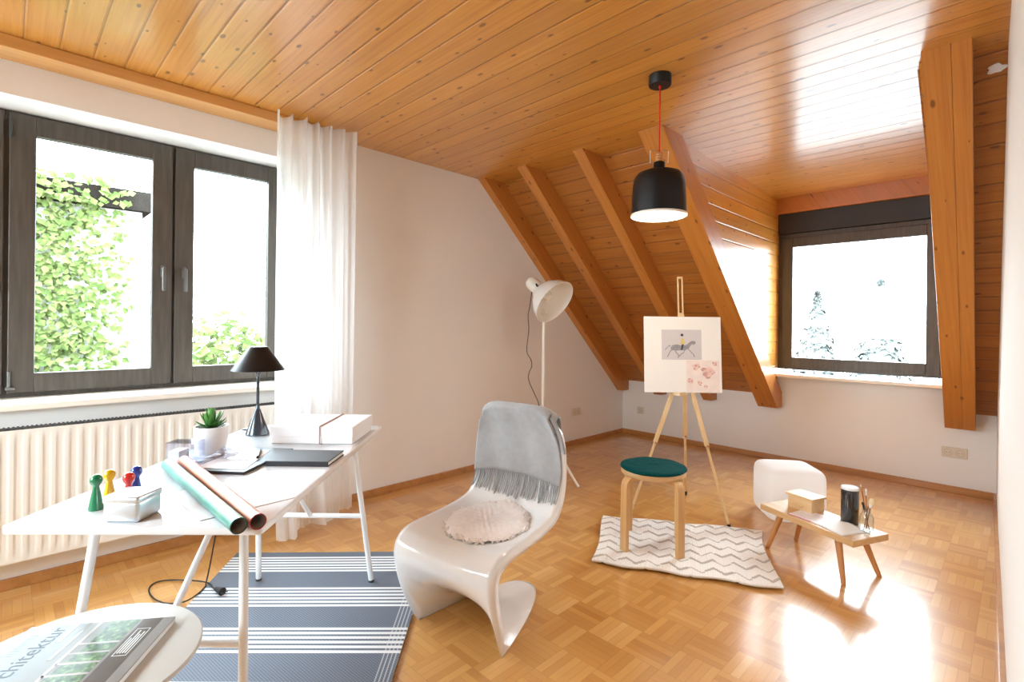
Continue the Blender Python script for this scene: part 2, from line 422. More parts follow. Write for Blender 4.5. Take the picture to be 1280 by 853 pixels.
fr.box((-3.60, .66, Z0), (-3.552, .725, Z1), .003).box((-3.60, -.045, Z0), (-3.552, .02, Z1), .003)
fr.build('window_frame', M['frame'], W1)
for a, b in ((.006, .69), (.703, 1.325), (-.69, -.012)):
    sa = MB(); ring(sa, 0, -3.575, .048, a, b, Z0 + .022, Z1 - .012, .098)
    so = sa.build('sash', M['frame'], W1)
    MB().box((-3.556, a + .09, Z0 + .11), (-3.550, b - .09, Z1 - .1)).build('window_pane', M['glass'], so)
    gk = MB(); ring(gk, 0, -3.549, .004, a + .093, b - .093, Z0 + .115, Z1 - .105, .006); gk.build('gasket', M['slab'], so)
    if b > .5: handle(so, .645 if a < .5 else .752, 1.54)
    else: handle(so, -.05, 1.5)
hg = MB().rod((-3.52, .012, .915), (-3.52, .012, .99), .007).box((-3.53, .0, .9), (-3.515, .035, .915), .002).build('hinge', M['hand'], W1, True)
hg2 = MB().rod((-3.52, .012, 2.15), (-3.52, .012, 2.24), .007).build('hinge', M['grille'], W1, True)
MB().box((-3.60, Y0, Z0 - .032), (-3.255, Y1 + .02, Z0), .006).build('window_sill', M['sillw'], W1)
W2 = struct(thing('window_2', (0, 0, 0), None, None))
fr = MB(); ring(fr, 1, 5.165, .06, D0, D1, E0 + .035, 2.125, .055); fr.build('window_frame', M['frame'], W2)
sa = MB(); ring(sa, 1, 5.150, .045, D0 + .04, D1 - .04, E0 + .06, 2.085, .088); so = sa.build('sash', M['frame'], W2)
MB().box((D0 + .12, 5.170, E0 + .13), (D1 - .12, 5.175, 2.01)).build('window_pane', M['glass'], so)
MB().box((D0, 5.135, 2.125), (D1 + .03, 5.24, E1), .004).build('roller_box', M['frame2'], W2)
MB().box((D0 - .02, 4.985, E0 - .028), (D1 + .02, 5.2, E0), .005).build('window_sill', M['sillw'], W2)

W3 = struct(thing('added_fill_window', (0, 0, 0), None, None))  # unseen window added behind the camera to brighten surfaces facing the viewer
fr = MB(); ring(fr, 1, -1.66, .05, G0, G1, I0, I1, .05); fr.build('window_frame', M['frame'], W3)
MB().box((G0 + .04, -1.64, I0 + .04), (G1 - .04, -1.635, I1 - .04)).build('window_pane', M['glass'], W3)
# curtain rail, curtain, radiator, sockets
o = MB().box((-3.3, -1.5, 2.443), (-3.14, 1.45, 2.5), .004).build('curtain_rail', M['pine'])
tag(o, 'long pine board rail under the ceiling above the big left window', 'curtain rail')
def cur(u, v):
    top = v; k = 1 - v
    y = 1.10 + .51 * u + .02 * math.sin(u * 40 + 2) * (1 - k)
    y += k * (-.005 + .03 * u)
    fold = math.sin(u * 2 * PI * 6.5 + .9 * math.sin(u * 9)) * (.024 - .006 * k) + .012 * math.sin(u * 2 * PI * 15 + 1) * (1 - .5 * k)
    lobe = (k ** 3) * (.17 * math.exp(-((u - .12) / .16) ** 2) + .12 * math.exp(-((u - .56) / .14) ** 2) - .05 * u)
    x = -3.075 + fold + lobe
    z = .012 + 2.462 * v + (v > .985) * .012 * math.sin(u * 43)
    if k > .9: z += .02 * u
    return (x, y, z)
ct = thing('curtain', (-3.115, 1.35, .01), 'sheer white floor-length curtain right of the big window', 'curtain')
o = MB().grid(cur, 150, 70).build('curtain_panel', M['sheer'], ct, True, 0); o.location = -ct.location
def hd(u, v):
    x, y, z = cur(u, .962 + .04 * v); return (x + .004, y, z)
o = MB().grid(hd, 150, 4).build('curtain_header', M['sheer'], ct, True, 0); o.location = -ct.location
r = thing('radiator', (-3.25, 0, .15), 'cream ribbed panel radiator under the big window', 'radiator')
RY0, RY1 = -1.1, 1.27
def radf(u, v):
    y = RY0 + (RY1 - RY0) * u; z = .6 * v
    ph = (y / .047) % 1.0; p = min(1, max(0, (abs(ph - .5) - .17) / .13))
    edge = min(1, max(0, (min(z, .6 - z) - .03) / .02)) * min(1, max(0, (min(y - RY0, RY1 - y) - .02) / .015))
    return (.050 - .0065 * p * edge, y, z)
b = MB().grid(radf, 520, 24); b.box((-.035, RY0, 0), (.0395, RY1, .598), .003)
b.build('radiator_panel', M['rad'], r, True, 30)
g = MB()
for k in range(150): g.box((-.03, RY0 + .01 + k * .0157, .598), (.040, RY0 + .018 + k * .0157, .605))
g.box((-.034, RY0, .594), (.040, RY1, .6005)); g.build('top_grille', M['grille'], r)
for q in (RY0 + .3, RY1 - .34): MB().box((-.048, q, .1), (-.03, q + .04, .5)).build('wall_bracket', M['rad'], r)

def socket(name, loc, rz, n, label):
    r = thing(name, loc, label, 'socket', None, rz)
    f = MB().box((-.04 - .0355 * (n - 1), -.012, -.04), (.04 + .0355 * (n - 1), 0, .04), .004); f.build('socket_frame', M['outlet'], r)
    for k in range(n):
        x = (k - (n - 1) / 2) * .071
        rx = Matrix.Rotation(PI / 2, 4, 'X')
        ins = MB().lathe([(.027, 0), (.027, .002), (.0215, .003), (.0205, -.004), (0, -.004)], (0, 0, 0), 28, Matrix.Translation((x, -.0125, 0)) @ rx).build('socket_insert', M['outleti'], r, True)
        h = MB()
        for q in (-.0095, .0095): h.rod((x + q, -.0125, 0), (x + q, -.0095, 0), .003, seg=10)
        h.box((x - .016, -.0115, -.0025), (x + .016, -.0095, .0025)); h.build('contact', M['outletd'], ins)
socket('wall_socket', (-.35, YB, .308), 0, 2, 'double cream wall socket below the thick beam near the right wall')
socket('wall_socket', (-3.06, YB, .29), 0, 1, 'single wall socket on the knee wall behind the easel')
socket('wall_socket', (XL, 4.246, .343), -PI / 2 + PI, 2, 'double wall socket on the left wall near the far corner')

# ------------------------------------------------------------------ desk
DW, DL = Vector((.692, .722, 0)), Vector((-.722, .692, 0))
DA = math.atan2(DW.y, DW.x)
DO = Vector((-1.322, .457, 0))             # near right corner on the plan
DWID, DLEN, DZ = .640, 1.275, .74
DO = DO - DW * .006
DC = DO - DW * DWID / 2 + DL * DLEN / 2
dk = thing('desk', (DC.x, DC.y, 0), 'long white desk on slim white splayed legs under the big window', 'desk', None, DA)
def dloc(p):                                # world plan -> desk frame
    q = Vector((p[0] - DC.x, p[1] - DC.y, 0)); return (q.dot(DW), q.dot(DL), p[2])
top = MB(); R_ = .018; pl = []
for cx, cy, a0 in ((1, 1, 0), (-1, 1, 90), (-1, -1, 180), (1, -1, 270)):
    for k in range(7):
        a = math.radians(a0 + 15 * k); pl.append((cx * (DWID / 2 - R_) + R_ * math.cos(a), cy * (DLEN / 2 - R_) + R_ * math.sin(a)))
top.prism(pl, 2, DZ - .020, DZ, .003).build('tabletop', M['desk'], dk, True, 50)
legs = dict(NR=((-1.584, .493, .72), (-1.475, .462, 0)), NL=((-1.878, .199, .72), (-1.842, .094, 0)), FR=((-2.132, 1.119, .72), (-2.186, 1.249, 0)), FL=((-2.437, .814, .72), (-2.568, .867, 0)))
LD = {}
for k, (a, b) in legs.items():
    a, b = Vector(dloc(a)), Vector(dloc(b)); LD[k] = (a, b)
    if k[0] == 'F': b.z = .012
    lo = MB().rod(b + (a - b) * .012, a, .0125, seg=18).build('leg', M['wh'], dk, True)
    MB().rod(b, b + (a - b) * .02, .0135, seg=14).build('foot_cap', M['grille'], lo, True)
def atz(k, z):
    a, b = LD[k]; return b + (a - b) * (z - b.z) / (a.z - b.z)
for p, q, tgt in (('NL', 'NR', (-1.851, .544, .722)), ('FL', 'FR', (-2.07, .752, .722))):
    A, B = atz(p, .35), atz(q, .35)
    MB().rod(A, B, .011, seg=14).build('crossbar', M['wh'], dk, True)
    MB().rod((A + B) / 2, dloc(tgt), .010, seg=14).build('brace', M['wh'], dk, True)

def plan(mb, cx, cy, ang, z): return mb.xf(Matrix.Translation((cx, cy, z)) @ Matrix.Rotation(ang, 4, 'Z'))
AD = math.atan2(.712, .704)                 # the way the things on the desk face
# paper box with elastic band
bc = Vector((-2.2085, 1.019, DZ))
bx = thing('paper_box', bc, 'flat white card box with a brown elastic band on the far end of the desk', 'box', None, AD)
MB().box((-.172, -.147, 0), (.172, .147, .056), .003).build('box_base', M['boxw'], bx)
MB().box((-.175, -.150, .026), (.175, .150, .072), .004).build('box_lid', M['boxw'], bx)
e = MB(); X = .035
e.tube([(X, -.153, .0), (X, -.1535, .070), (X, -.150, .0745), (X, .150, .0745), (X, .1535, .070), (X, .153, 0)], .0022, 6); e.build('elastic_band', plain('brown_elastic', (.42, .20, .15), .7), bx, True)
# desk lamp
tl = thing('desk_lamp', (-2.449, .815, DZ), 'black cone-shaded desk lamp at the window side of the desk', 'lamp')
MB().lathe([(0, 0), (.049, 0), (.050, .004), (.049, .007), (.012, .112), (.009, .118), (.009, .125), (.0068, .132)], seg=40).build('lamp_base', M['blacksat'], tl, True)
MB().lathe([(.0062, .125), (.0062, .245), (.0075, .25), (.0075, .258), (.006, .262), (.020, .296), (.022, .302), (.012, .304), (.012, .34), (0, .34)], seg=24).build('lamp_stem', M['blacksat'], tl, True)
sh = MB().lathe([(.110, .293), (.112, .292), (.042, .396), (.039, .399), (0, .400), (0, .397), (.038, .396), (.109, .292)], seg=48).build('lamp_shade', M['black'], tl, True)
# lamp cord with plug, over the rear edge and down to the floor
cd = thing('power_cord', (-2.73, .69, 0), 'thin black power cord with plug lying looped under the desk', 'cord')
def rel(pts, o): return [(p[0] - o[0], p[1] - o[1], p[2] - o[2]) for p in pts]
cp = [(-2.485, .835, .745), (-2.53, .825, .746), (-2.595, .79, .742), (-2.625, .765, .70), (-2.655, .74, .5), (-2.69, .715, .25), (-2.725, .695, .06), (-2.71, .68, .016), (-2.666, .667, .016), (-2.606, .615, .019), (-2.578, .568, .019), (-2.60, .525, .018), (-2.651, .496, .012), (-2.757, .474, .004), (-2.86, .477, .004), (-2.91, .515, .004), (-2.88, .57, .006), (-2.81, .63, .007), (-2.744, .668, .014), (-2.68, .689, .020), (-2.62, .686, .020), (-2.583, .689, .029)]
MB().tube(rel(cp, cd.location), .0032, 8, 2).build('cable', M['cordk'], cd, True)
pg = MB().tube(rel([(-2.585, .688, .031), (-2.56, .695, .031), (-2.535, .702, .031)], cd.location), lambda s: .009 + .009 * s, 12)
for q in (-.0095, .0095):
    pg.rod((-2.537 + cd.location.x * -1 - q * .26, .702 - cd.location.y + q * .96, .031), (-2.516 - cd.location.x - q * .26, .708 - cd.location.y + q * .96, .031), .0024, seg=8)
pg.build('plug', M['cordk'], cd, True)
# succulent
sp = thing('potted_succulent', (-2.185, .56, DZ), 'small green succulent in a white textured pot on the desk', 'plant')
MB().lathe([(0, 0), (.046, 0), (.051, .006), (.057, .06), (.058, .108), (.0575, .111), (.053, .111), (.052, .095), (0, .095)], seg=44).build('pot', M['pot'], sp, True)
MB().lathe([(.0525, .096), (.03, .101), (0, .103)], seg=24).build('soil', M['soil'], sp, True)
t = NT('succulent_green'); s_ = t.sep(t.obj())
M['succ'] = t.done(t.bsdf(t.ramp(t.math('MULTIPLY_ADD', s_[2], 9.0, -.95), [(0, (.025, .11, .02)), (.6, (.10, .30, .05)), (1, (.34, .55, .12))]), .4))
lf = MB()
for k in range(30):
    ring_ = k // 10; az = k * 2.399; el = math.radians((22, 48, 74)[ring_] + random.uniform(-6, 6)); L = (.066, .076, .078)[ring_] * random.uniform(.9, 1.1)
    d = Vector((math.cos(az) * math.cos(el), math.sin(az) * math.cos(el), math.sin(el))); side = Vector((-math.sin(az), math.cos(az), 0)); up = side.cross(d) * -1
    base = Vector((0, 0, .102))
    def leaf(u, v, d=d, side=side, up=up, base=base, L=L):
        w = .0105 * (math.sin(PI * min(1, v * .86 + .14)) ** .7) * (1 - .15 * v); a = 2 * PI * u
        return base + d * L * v + side * w * math.cos(a) + up * (w * .38 * math.sin(a) + .012 * v * v)
    lf.grid(leaf, 8, 7, closed_u=True)
lf.build('leaf_rosette', M['succ'], sp, True)
# clear acrylic memo box and clear tape dispenser
ac = thing('acrylic_box', (-2.112, .460, DZ), 'clear acrylic memo box standing at the near side of the succulent', 'box', None, .80)
a = MB(); wd, dp_, hh, th = .05, .034, .078, .003
a.box((-wd, -dp_, 0), (wd, dp_, th)).box((-wd, -dp_, th), (-wd + th, dp_, hh)).box((wd - th, -dp_, th), (wd, dp_, hh)).box((-wd + th, -dp_, th), (wd - th, -dp_ + th, hh)).box((-wd + th, dp_ - th, th), (wd - th, dp_, hh)).box((-wd, -dp_, hh), (wd, dp_, hh + th))
a.build('acrylic_shell', M['acryl'], ac)
MB().box((-.044, -.028, .004), (-.004, .028, .05), .002).build('note_block', M['paper'], ac)
td = thing('tape_dispenser', (-2.035, .575, DZ + .0118), 'clear wavy acrylic tape dispenser between succulent and black folder', 'tape dispenser', None, .72)
def tdp(u, v):
    x = -.078 + .156 * u; w = .030 * (1 - .35 * (2 * u - 1) ** 4); z = .012 + .026 * math.exp(-((u - .42) / .2) ** 2) + .010 * math.exp(-((u - .93) / .09) ** 2)
    a = 2 * PI * v; return (x, w * math.cos(a), z * (.5 + .5 * math.sin(a)) + .001)
MB().grid(tdp, 26, 16).build('dispenser_body', M['acryl'], td, True)
MB().lathe([(.012, -.009), (.020, -.009), (.020, .009), (.012, .009), (.012, -.009)], seg=24, mat=Matrix.Translation((-.01, 0, .024)) @ Matrix.Rotation(PI / 2, 4, 'X')).build('tape_roll', M['acryl'], td, True)
# black folder, sheet, pen
f2, fd, fl_ = Vector((-1.824, .566, DZ)), Vector((-.654, .756, 0)), Vector((-.756, -.654, 0))
fo = MB(); fo.poly([f2 + fl_ * .0, f2 + fd * .324, f2 + fd * .324 + fl_ * .20, f2 + fl_ * .20 + fd * .02, f2 + fl_ * .11 - fd * .0], .010)
tag(fo.build('desk_folder', M['blackmat']), 'flat black desk folder under a white sheet in the middle of the desk', 'folder')
pd = MB(); q = f2 + Vector((0, 0, .0102)); a1 = Vector((-.80, .60, 0)); b1 = Vector((-.68, -.733, 0))
pd.poly([q + fl_ * .012 + fd * .02, q + fl_ * .012 + fd * .02 + a1 * .27, q + fl_ * .19 + fd * .26, q + fl_ * .195 + fd * .03], .0012)
tag(pd.build('paper_sheet', M['paper']), 'white paper sheet lying on the black desk folder', 'paper')
pn = thing('pen', (-2.02, .679, DZ + .0115), 'slim black pen lying on the white sheet of the folder', 'pen', None, math.atan2(.053, -.124))
MB().rod((-.062, 0, .005), (.045, 0, .005), .0048, seg=12).build('barrel', M['black'], pn, True)
MB().rod((.045, 0, .005), (.064, 0, .003), .0045, .0012, seg=12).build('pen_tip', M['steel'], pn, True)
MB().box((-.058, -.0012, .009), (-.022, .0012, .0115)).build('clip', M['steel'], pn)
# notebook
n0, nw, nl = Vector((-1.885, .656, DZ)), Vector((.714, .700, 0)), Vector((-.72, .70, 0)).normalized()
nb = thing('notebook', n0 + (nw * .224 + nl * .165) / 2, 'closed black hardcover notebook near the right edge of the desk', 'notebook', None, math.atan2(nw.y, nw.x))
MB().box((-.110, -.080, .003), (.109, .080, .015)).build('page_block', M['paper'], nb)
cv = MB().box((-.112, -.0825, .0145), (.112, .0825, .0185), .0012).box((-.112, -.0825, 0), (.112, .0825, .0035), .0012).box((-.112, -.0835, .001), (.112, -.0800, .0175), .001)
cv.build('cover', M['blackmat'], nb)
# two rolls of wrapping paper
def iri(name, lo, mid, hi):
    t = NT(name); nn = t.sep(t.n('ShaderNodeNewGeometry').outputs['Normal'])
    s = t.sep(t.obj())
    f = t.math('ADD', t.math('MULTIPLY', t.noise(t.xyz(t.math('MULTIPLY', s[0], 3.0), s[1], s[2]), 3, 2), .5), t.math('MULTIPLY_ADD', s[2], 14.0, .25))
    return t.done(t.bsdf(t.ramp(f, [(.2, lo), (.55, mid), (.9, hi)]), .38, coat=.15, metallic=.1))
M['rollg'] = iri('green_foil_paper', (.015, .12, .11), (.07, .27, .22), (.22, .46, .26))
M['rollr'] = iri('coral_foil_paper', (.50, .05, .08), (.66, .19, .10), (.74, .34, .20))
M['kraft'] = plain('grey_roll_inside', (.50, .48, .47), .7)
def roll(A, B, mat, edge, label, r=.0195):
    A, B = Vector(A), Vector(B); L = (B - A).length; mid = (A + B) / 2
    rt = thing('paper_roll', mid, label, 'paper roll', 'rolled wrapping papers on the desk', math.atan2(B.y - A.y, B.x - A.x))
    rx = Matrix.Rotation(PI / 2, 4, 'Y')
    MB().lathe([(r, -L / 2), (r, L / 2)], seg=36, mat=rx).build('paper_sleeve', mat, rt, True)
    MB().lathe([(r - .0012, -L / 2 + .001), (r - .0012, L / 2 - .001)], seg=36, mat=rx).build('roll_core', M['kraft'], rt, True)
    for e_ in (-1, 1): MB().lathe([(r + .0003, e_ * L / 2), (r - .002, e_ * (L / 2 + .0004)), (r - .002, e_ * (L / 2 - .002))], seg=36, mat=rx).build('rim', edge, rt, True)
roll((-1.322, .400, DZ + .0198), (-2.056, .397, DZ + .0198), M['rollg'], plain('dark_green_rim', (.02, .10, .09), .5), 'green roll of wrapping paper lying across the near end of the desk')
roll((-1.318, .4425, DZ + .0198), (-2.066, .446, DZ + .0198), M['rollr'], plain('dark_red_rim', (.35, .015, .03), .5), 'coral red roll of wrapping paper lying beside the green roll')
# card sheet under the rolls
cs = MB(); cs.poly([(-1.475, .355, DZ + .0003), (-1.487, .605, DZ + .0003), (-1.78, .59, DZ + .0003), (-1.77, .345, DZ + .0003)], .0018)
tag(cs.build('card_sheet', M['boxw']), 'thin white card sheet lying under the two paper rolls', 'card')
# tin box
tn = thing('tin_box', (-1.628, .238, DZ), 'small silver tin box with lid at the near end of the desk', 'tin', None, math.atan2(.704, .71))
tq = MB(); tq.box((-.046, -.0435, 0), (.046, .0435, .054), .009, None, 3).build('tin_body', M['tin'], tn, True, 50)
MB().box((-.0475, -.045, .047), (.0475, .045, .066), .0065, None, 3).build('tin_lid', M['tin'], tn, True, 50)
# pawns
PR = [(0, 0), (.0165, 0), (.0175, .003), (.0165, .008), (.012, .034), (.0078, .056), (.0072, .062), (.009, .066), (.0125, .0705), (.0145, .078), (.0138, .085), (.010, .0915), (.005, .0945), (0, .095)]
first = None
for (x, y), cn, lab in (((-1.757, .176), 'green', 'green game pawn on the desk, nearest the left edge beside the tin'), ((-1.789, .208), 'yellow', 'yellow game pawn on the desk behind the green one'), ((-1.722, .242), 'redp', 'red game pawn peeking over the tin box lid'), ((-1.783, .268), 'blue', 'blue game pawn on the desk behind the red one')):
    o = MB().lathe(PR, seg=28).build('game_pawn', M[cn], None, True, 0); o.location = (x, y, DZ)
    tag(o, lab, 'game piece', 'coloured game pawns behind the tin')

# ------------------------------------------------------------------ round side table and magazine
sx, sy, SZ, SR = -1.556, .122, .45, .255
st = thing('side_table', (sx, sy, 0), 'round pale grey side table in the near left corner of the view', 'side table')
MB().lathe([(0, SZ - .016), (SR - .008, SZ - .016), (SR - .001, SZ - .010), (SR, SZ - .004), (SR - .003, SZ), (0, SZ)], seg=72).build('tabletop', plain('pale_greige_lacquer', (.57, .55, .51), .5, .01, spec=.3), st, True, 35)
MB().rod((0, 0, .02), (0, 0, SZ - .016), .018, seg=24).build('pedestal', M['wh'], st, True)
MB().lathe([(0, 0), (.15, 0), (.155, .006), (.15, .014), (.03, .02), (0, .022)], seg=48).build('base_plate', M['wh'], st, True)
mx, mu = Vector((-.81, .586, 0)).normalized(), None
mu = Vector((0, 0, 1)).cross(mx)            # towards the head of the cover
mw, mh = .250, .335
mo = Vector((-1.580, .325, SZ)) - mx * mw   # foot corner nearest the viewer: cover x runs along mx
mg = thing('magazine', mo, 'thick architecture magazine lying on the round side table', 'magazine', None, math.atan2(mx.y, mx.x))
MB().box((0, 0, .0005), (mw - .001, mh, .0135), .0008).build('page_block', M['paper'], mg)
t = NT('magazine_cover'); q = t.sep(t.obj())
c = t.mix(t.math('MULTIPLY_ADD', q[1], 5.0, -.55, clamp=True), (.22, .20, .17), (.31, .36, .385))
c = t.mix(t.math('MULTIPLY', t.noise(t.obj(), 14, 2), .4), c, (.27, .29, .28))
M['cover'] = t.done(t.bsdf(c, .5, coat=.03, coat_rough=.2, spec=.2))
MB().box((0, -.0005, .0135), (mw, mh + .0005, .0148)).box((0, 0, 0), (mw, mh, .0006)).build('cover', M['cover'], mg)
M['mgreen'] = None
t = NT('printed_foliage'); M['mgreen'] = t.done(t.bsdf(t.ramp(t.noise(t.obj(), 90, 5), [(.35, (.012, .03, .008)), (.55, (.06, .13, .03)), (.7, (.22, .34, .14))]), .5, coat=.1, spec=.3))
M['mbrown'] = plain('printed_brown', (.085, .058, .040), .5, .15, coat=.1, spec=.3); M['mgrey'] = plain('printed_grey', (.24, .22, .20), .5, .1, coat=.1, spec=.3); M['mlight'] = plain('printed_light', (.38, .33, .30), .5, .05, coat=.1, spec=.3)
M['ink'] = plain('grey_ink', (.13, .15, .17), .6, spec=.2); M['inkw'] = plain('white_ink', (.85, .85, .85), .4)
zc = .0149
def strip(name, mat, lst, z=zc, th=.0003):
    b = MB()
    for (x0, y0, x1, y1) in lst: b.box((x0, y0, z), (x1, y1, z + th))
    return b.build(name, mat, mg)
strip('printed_wall', M['mbrown'], [(0.0, .028, .250, .075)])
strip('printed_ledge', M['mgrey'], [(0, .0, .25, .027), (0, .076, .25, .082)])
strip('printed_trees', M['mgreen'], [(.160, .083, .250, .150), (.122, .083, .153, .150), (.085, .083, .116, .155), (.045, .083, .078, .160), (.0, .083, .038, .165)])
strip('printed_columns', M['mlight'], [(.153, .083, .160, .170), (.116, .083, .122, .172), (.078, .083, .085, .174), (.038, .083, .045, .176), (.0, .170, .25, .178)])
strip('printed_roof', M['mgrey'], [(.10, .195, .25, .204), (.17, .222, .25, .232)])
bxs = [(.095, .036, .205, .0375), (.095, .0655, .205, .067), (.095, .036, .0965, .067), (.2035, .036, .205, .067)]
for k, (a, b) in enumerate(((.105, .190), (.105, .180), (.105, .196), (.105, .165))): bxs.append((a, .042 + .0058 * k, b, .0445 + .0058 * k))
strip('printed_caption', M['inkw'], bxs, zc + .0004)
def text(body, size, loc, mat, parent, name, rot=(0, 0, 0), ext=.0002, sx=1.0):
    cu = bpy.data.curves.new(name, 'FONT'); cu.body = body; cu.size = size; cu.extrude = ext
    ob = bpy.data.objects.new(name, cu); COL.objects.link(ob)
    me = bpy.data.meshes.new_from_object(ob.evaluated_get(bpy.context.evaluated_depsgraph_get()))
    bpy.data.objects.remove(ob); bpy.data.curves.remove(cu)
    for v in me.vertices: v.co.x *= sx
    me.materials.append(mat); o = bpy.data.objects.new(name, me); COL.objects.link(o); o.parent = parent; o.location = loc; o.rotation_euler = rot
    return o
text('architektur', .052, (.004, .243, zc), M['ink'], mg, 'cover_title')
text('innen', .040, (.125, .292, zc), plain('pale_ink', (.30, .34, .37), .6, spec=.2), mg, 'cover_title')

# ------------------------------------------------------------------ rugs
def bil(P, u, v):
    a, b, c, d = [Vector(p) for p in P]      # 00 10 11 01
    return a * (1 - u) * (1 - v) + b * u * (1 - v) + c * u * v + d * (1 - u) * v
RB = [(-1.752, .056), (-1.165, .600), (-2.271, 1.669), (-2.985, .906)]   # near-left, near-right, far-right, far-left
RB = [(-1.79, -.03), (-1.155, .595), (-2.250, 1.649), (-2.952, .886)]
def rugb(u, v):
    p = bil([(q[0], q[1], 0) for q in RB], u, v); p.z = .007; return p
t = NT('blue_striped_weave'); q = t.sep(t.uv())   # uv: x across 0..0.86 m, y metres from the far edge
m = t.math('MODULO', t.math('ADD', q[1], .285), .331)
ingrp = t.math('LESS_THAN', m, .186)
stripe = t.math('GREATER_THAN', t.math('FRACT', t.math('DIVIDE', m, .0302)), .44)
far = t.math('GREATER_THAN', q[1], .03)
line = t.math('MULTIPLY', t.math('MULTIPLY', ingrp, stripe), far)
edge = t.math('GREATER_THAN', q[0], .80)
eline = t.math('MULTIPLY', edge, t.math('GREATER_THAN', t.math('FRACT', t.math('DIVIDE', q[0], .0135)), .66))
chk = t.n('ShaderNodeTexChecker'); t.l(t.uv(), chk.inputs['Vector']); chk.inputs['Scale'].default_value = 160
wv = t.math('MULTIPLY', chk.outputs['Fac'], .5)
dark = t.mix(wv, (.085, .10, .13), (.23, .26, .31))
c = t.mix(t.math('MAXIMUM', line, t.math('MULTIPLY', eline, .45)), dark, (.72, .72, .72))
nb_ = t.bump(chk.outputs['Fac'], .25, .002)
M['rugb'] = t.done(t.bsdf(c, .7, normal=nb_))
b = MB().grid(rugb, 24, 40, lambda u, v: (u * .86, (1 - v) * 1.58))
o = b.build('striped_rug', M['rugb']); mod_solid(o, .007, 1)
tag(o, 'flat blue-grey rug with white stripes under the desk', 'rug')
for m_ in o.modifiers: m_.offset = 1
RW = [(-1.574, 2.181), (-.775, 2.613), (-1.083, 3.268), (-1.888, 2.755)]   # near-left, near-right, far-right, far-left
def zig(u, v):
    """height of the zigzag ridges (0..1)"""
    a = u * 8.4; tri = abs((a % 1.0) * 2 - 1)
    w = (v * 7.0 + tri * .55) % 1.0
    d = min(w, 1 - w); on = .5 + .5 * math.tanh(6 * (math.sin(2 * PI * (u * 4.2 + math.floor(v * 7.0 + tri * .55 + .07) * .37)) + .35))
    return max(0, 1 - d / .13) * on
def rugw(u, v):
    p = bil([(q[0], q[1], 0) for q in RW], u, v)
    d = Vector((.88, .475, 0)); n = Vector((-.475, .88, 0))
    p += n * (.010 * math.sin(u * 19 + 1) * (1 - v) ** 2 - .010 * math.sin(u * 15) * v ** 3) + d * (-.04 * math.sin(PI * v) * u ** 3 + .012 * math.sin(v * 5))
    rib = .5 + .5 * math.sin(u * 2 * PI * 75)
    p.z = .011 + .006 * zig(u, v) + .0016 * rib
    return p
t = NT('cream_rib_weave'); q = t.sep(t.uv())
a = t.math('FRACT', t.math('MULTIPLY', q[0], 8.4)); tri = t.math('ABSOLUTE', t.math('MULTIPLY_ADD', a, 2.0, -1.0))
w = t.math('MULTIPLY_ADD', tri, .55, t.math('MULTIPLY', q[1], 7.0)); wf = t.math('FRACT', t.math('ADD', w, .07)); wi = t.math('FLOOR', t.math('ADD', w, .07))
d = t.math('ABSOLUTE', t.math('SUBTRACT', wf, .5)); d = t.math('SUBTRACT', .5, d)
on = t.math('GREATER_THAN', t.math('SINE', t.math('MULTIPLY', t.math('MULTIPLY_ADD', q[0], 4.2, t.math('MULTIPLY', wi, .37)), 2 * PI)), -.35)
ln = t.math('MULTIPLY', t.math('LESS_THAN', d, .07), on)
c = t.mix(t.math('MULTIPLY', ln, .85), t.mix(t.noise(t.uv(), 90), (.80, .76, .71), (.88, .86, .83)), (.46, .41, .35))
M['rugw'] = t.done(t.bsdf(c, .95, spec=.1))
o = MB().grid(rugw, 420, 150, lambda u, v: (u, v)).build('textured_rug', M['rugw'], None, True, 0); mod_solid(o, .010, 1)
tag(o, 'small cream woven rug with raised zigzag pattern under the stool', 'rug')

# ------------------------------------------------------------------ S-shaped chair
CM = Vector((-1.575, 1.289, 0)); CA = math.atan2(.192, .981)
ch = thing('cantilever_chair', CM, 'glossy white one-piece S-shaped plastic chair with curved base', 'chair', None, CA)
# rows: centre (rear, z), edge (rear, z), half width
CR = [((.385, .856), (.390, .818), .178), ((.405, .832), (.404, .778), .205), ((.425, .775), (.418, .722), .217), ((.432, .70), (.424, .65), .222), ((.428, .62), (.420, .58), .226),
      ((.410, .54), (.406, .52), .229), ((.372, .468), (.380, .475), .232), ((.30, .415), (.335, .438), .235), ((.20, .388), (.24, .420), .238), ((.09, .382), (.12, .412), .241),
      ((-.01, .386), (.015, .409), .243), ((-.075, .385), (-.055, .400), .244), ((-.115, .366), (-.098, .374), .243), ((-.128, .335), (-.118, .330), .241), ((-.115, .290), (-.114, .275), .238),
      ((-.06, .225), (-.100, .215), .235), ((.03, .165), (-.080, .155), .231), ((.14, .110), (-.056, .100), .227), ((.26, .065), (-.032, .052), .222), ((.39, .030), (-.014, .020), .217), ((.515, .004), (0, .002), .213)]
def interp(fn_rows, t_):
    n = len(fn_rows) - 1; x = t_ * n; i = min(int(x), n - 1); f = x - i
    def g(k): return fn_rows[max(0, min(n, k))]
    def cr(p0, p1, p2, p3): return .5 * ((2 * p1) + (-p0 + p2) * f + (2 * p0 - 5 * p1 + 4 * p2 - p3) * f * f + (-p0 + 3 * p1 - 3 * p2 + p3) * f ** 3)
    rows = [g(i - 1), g(i), g(i + 1), g(i + 2)]
    flat = [(r[0][0], r[0][1], r[1][0], r[1][1], r[2]) for r in rows]
    return [cr(*[q[k] for q in flat]) for k in range(5)]
def edge_n(t_):
    a, b = interp(CR, max(0, t_ - .01)), interp(CR, min(1, t_ + .01))
    dr, dz = b[2] - a[2], b[3] - a[3]; L = math.hypot(dr, dz) or 1
    return -dz / L, dr / L
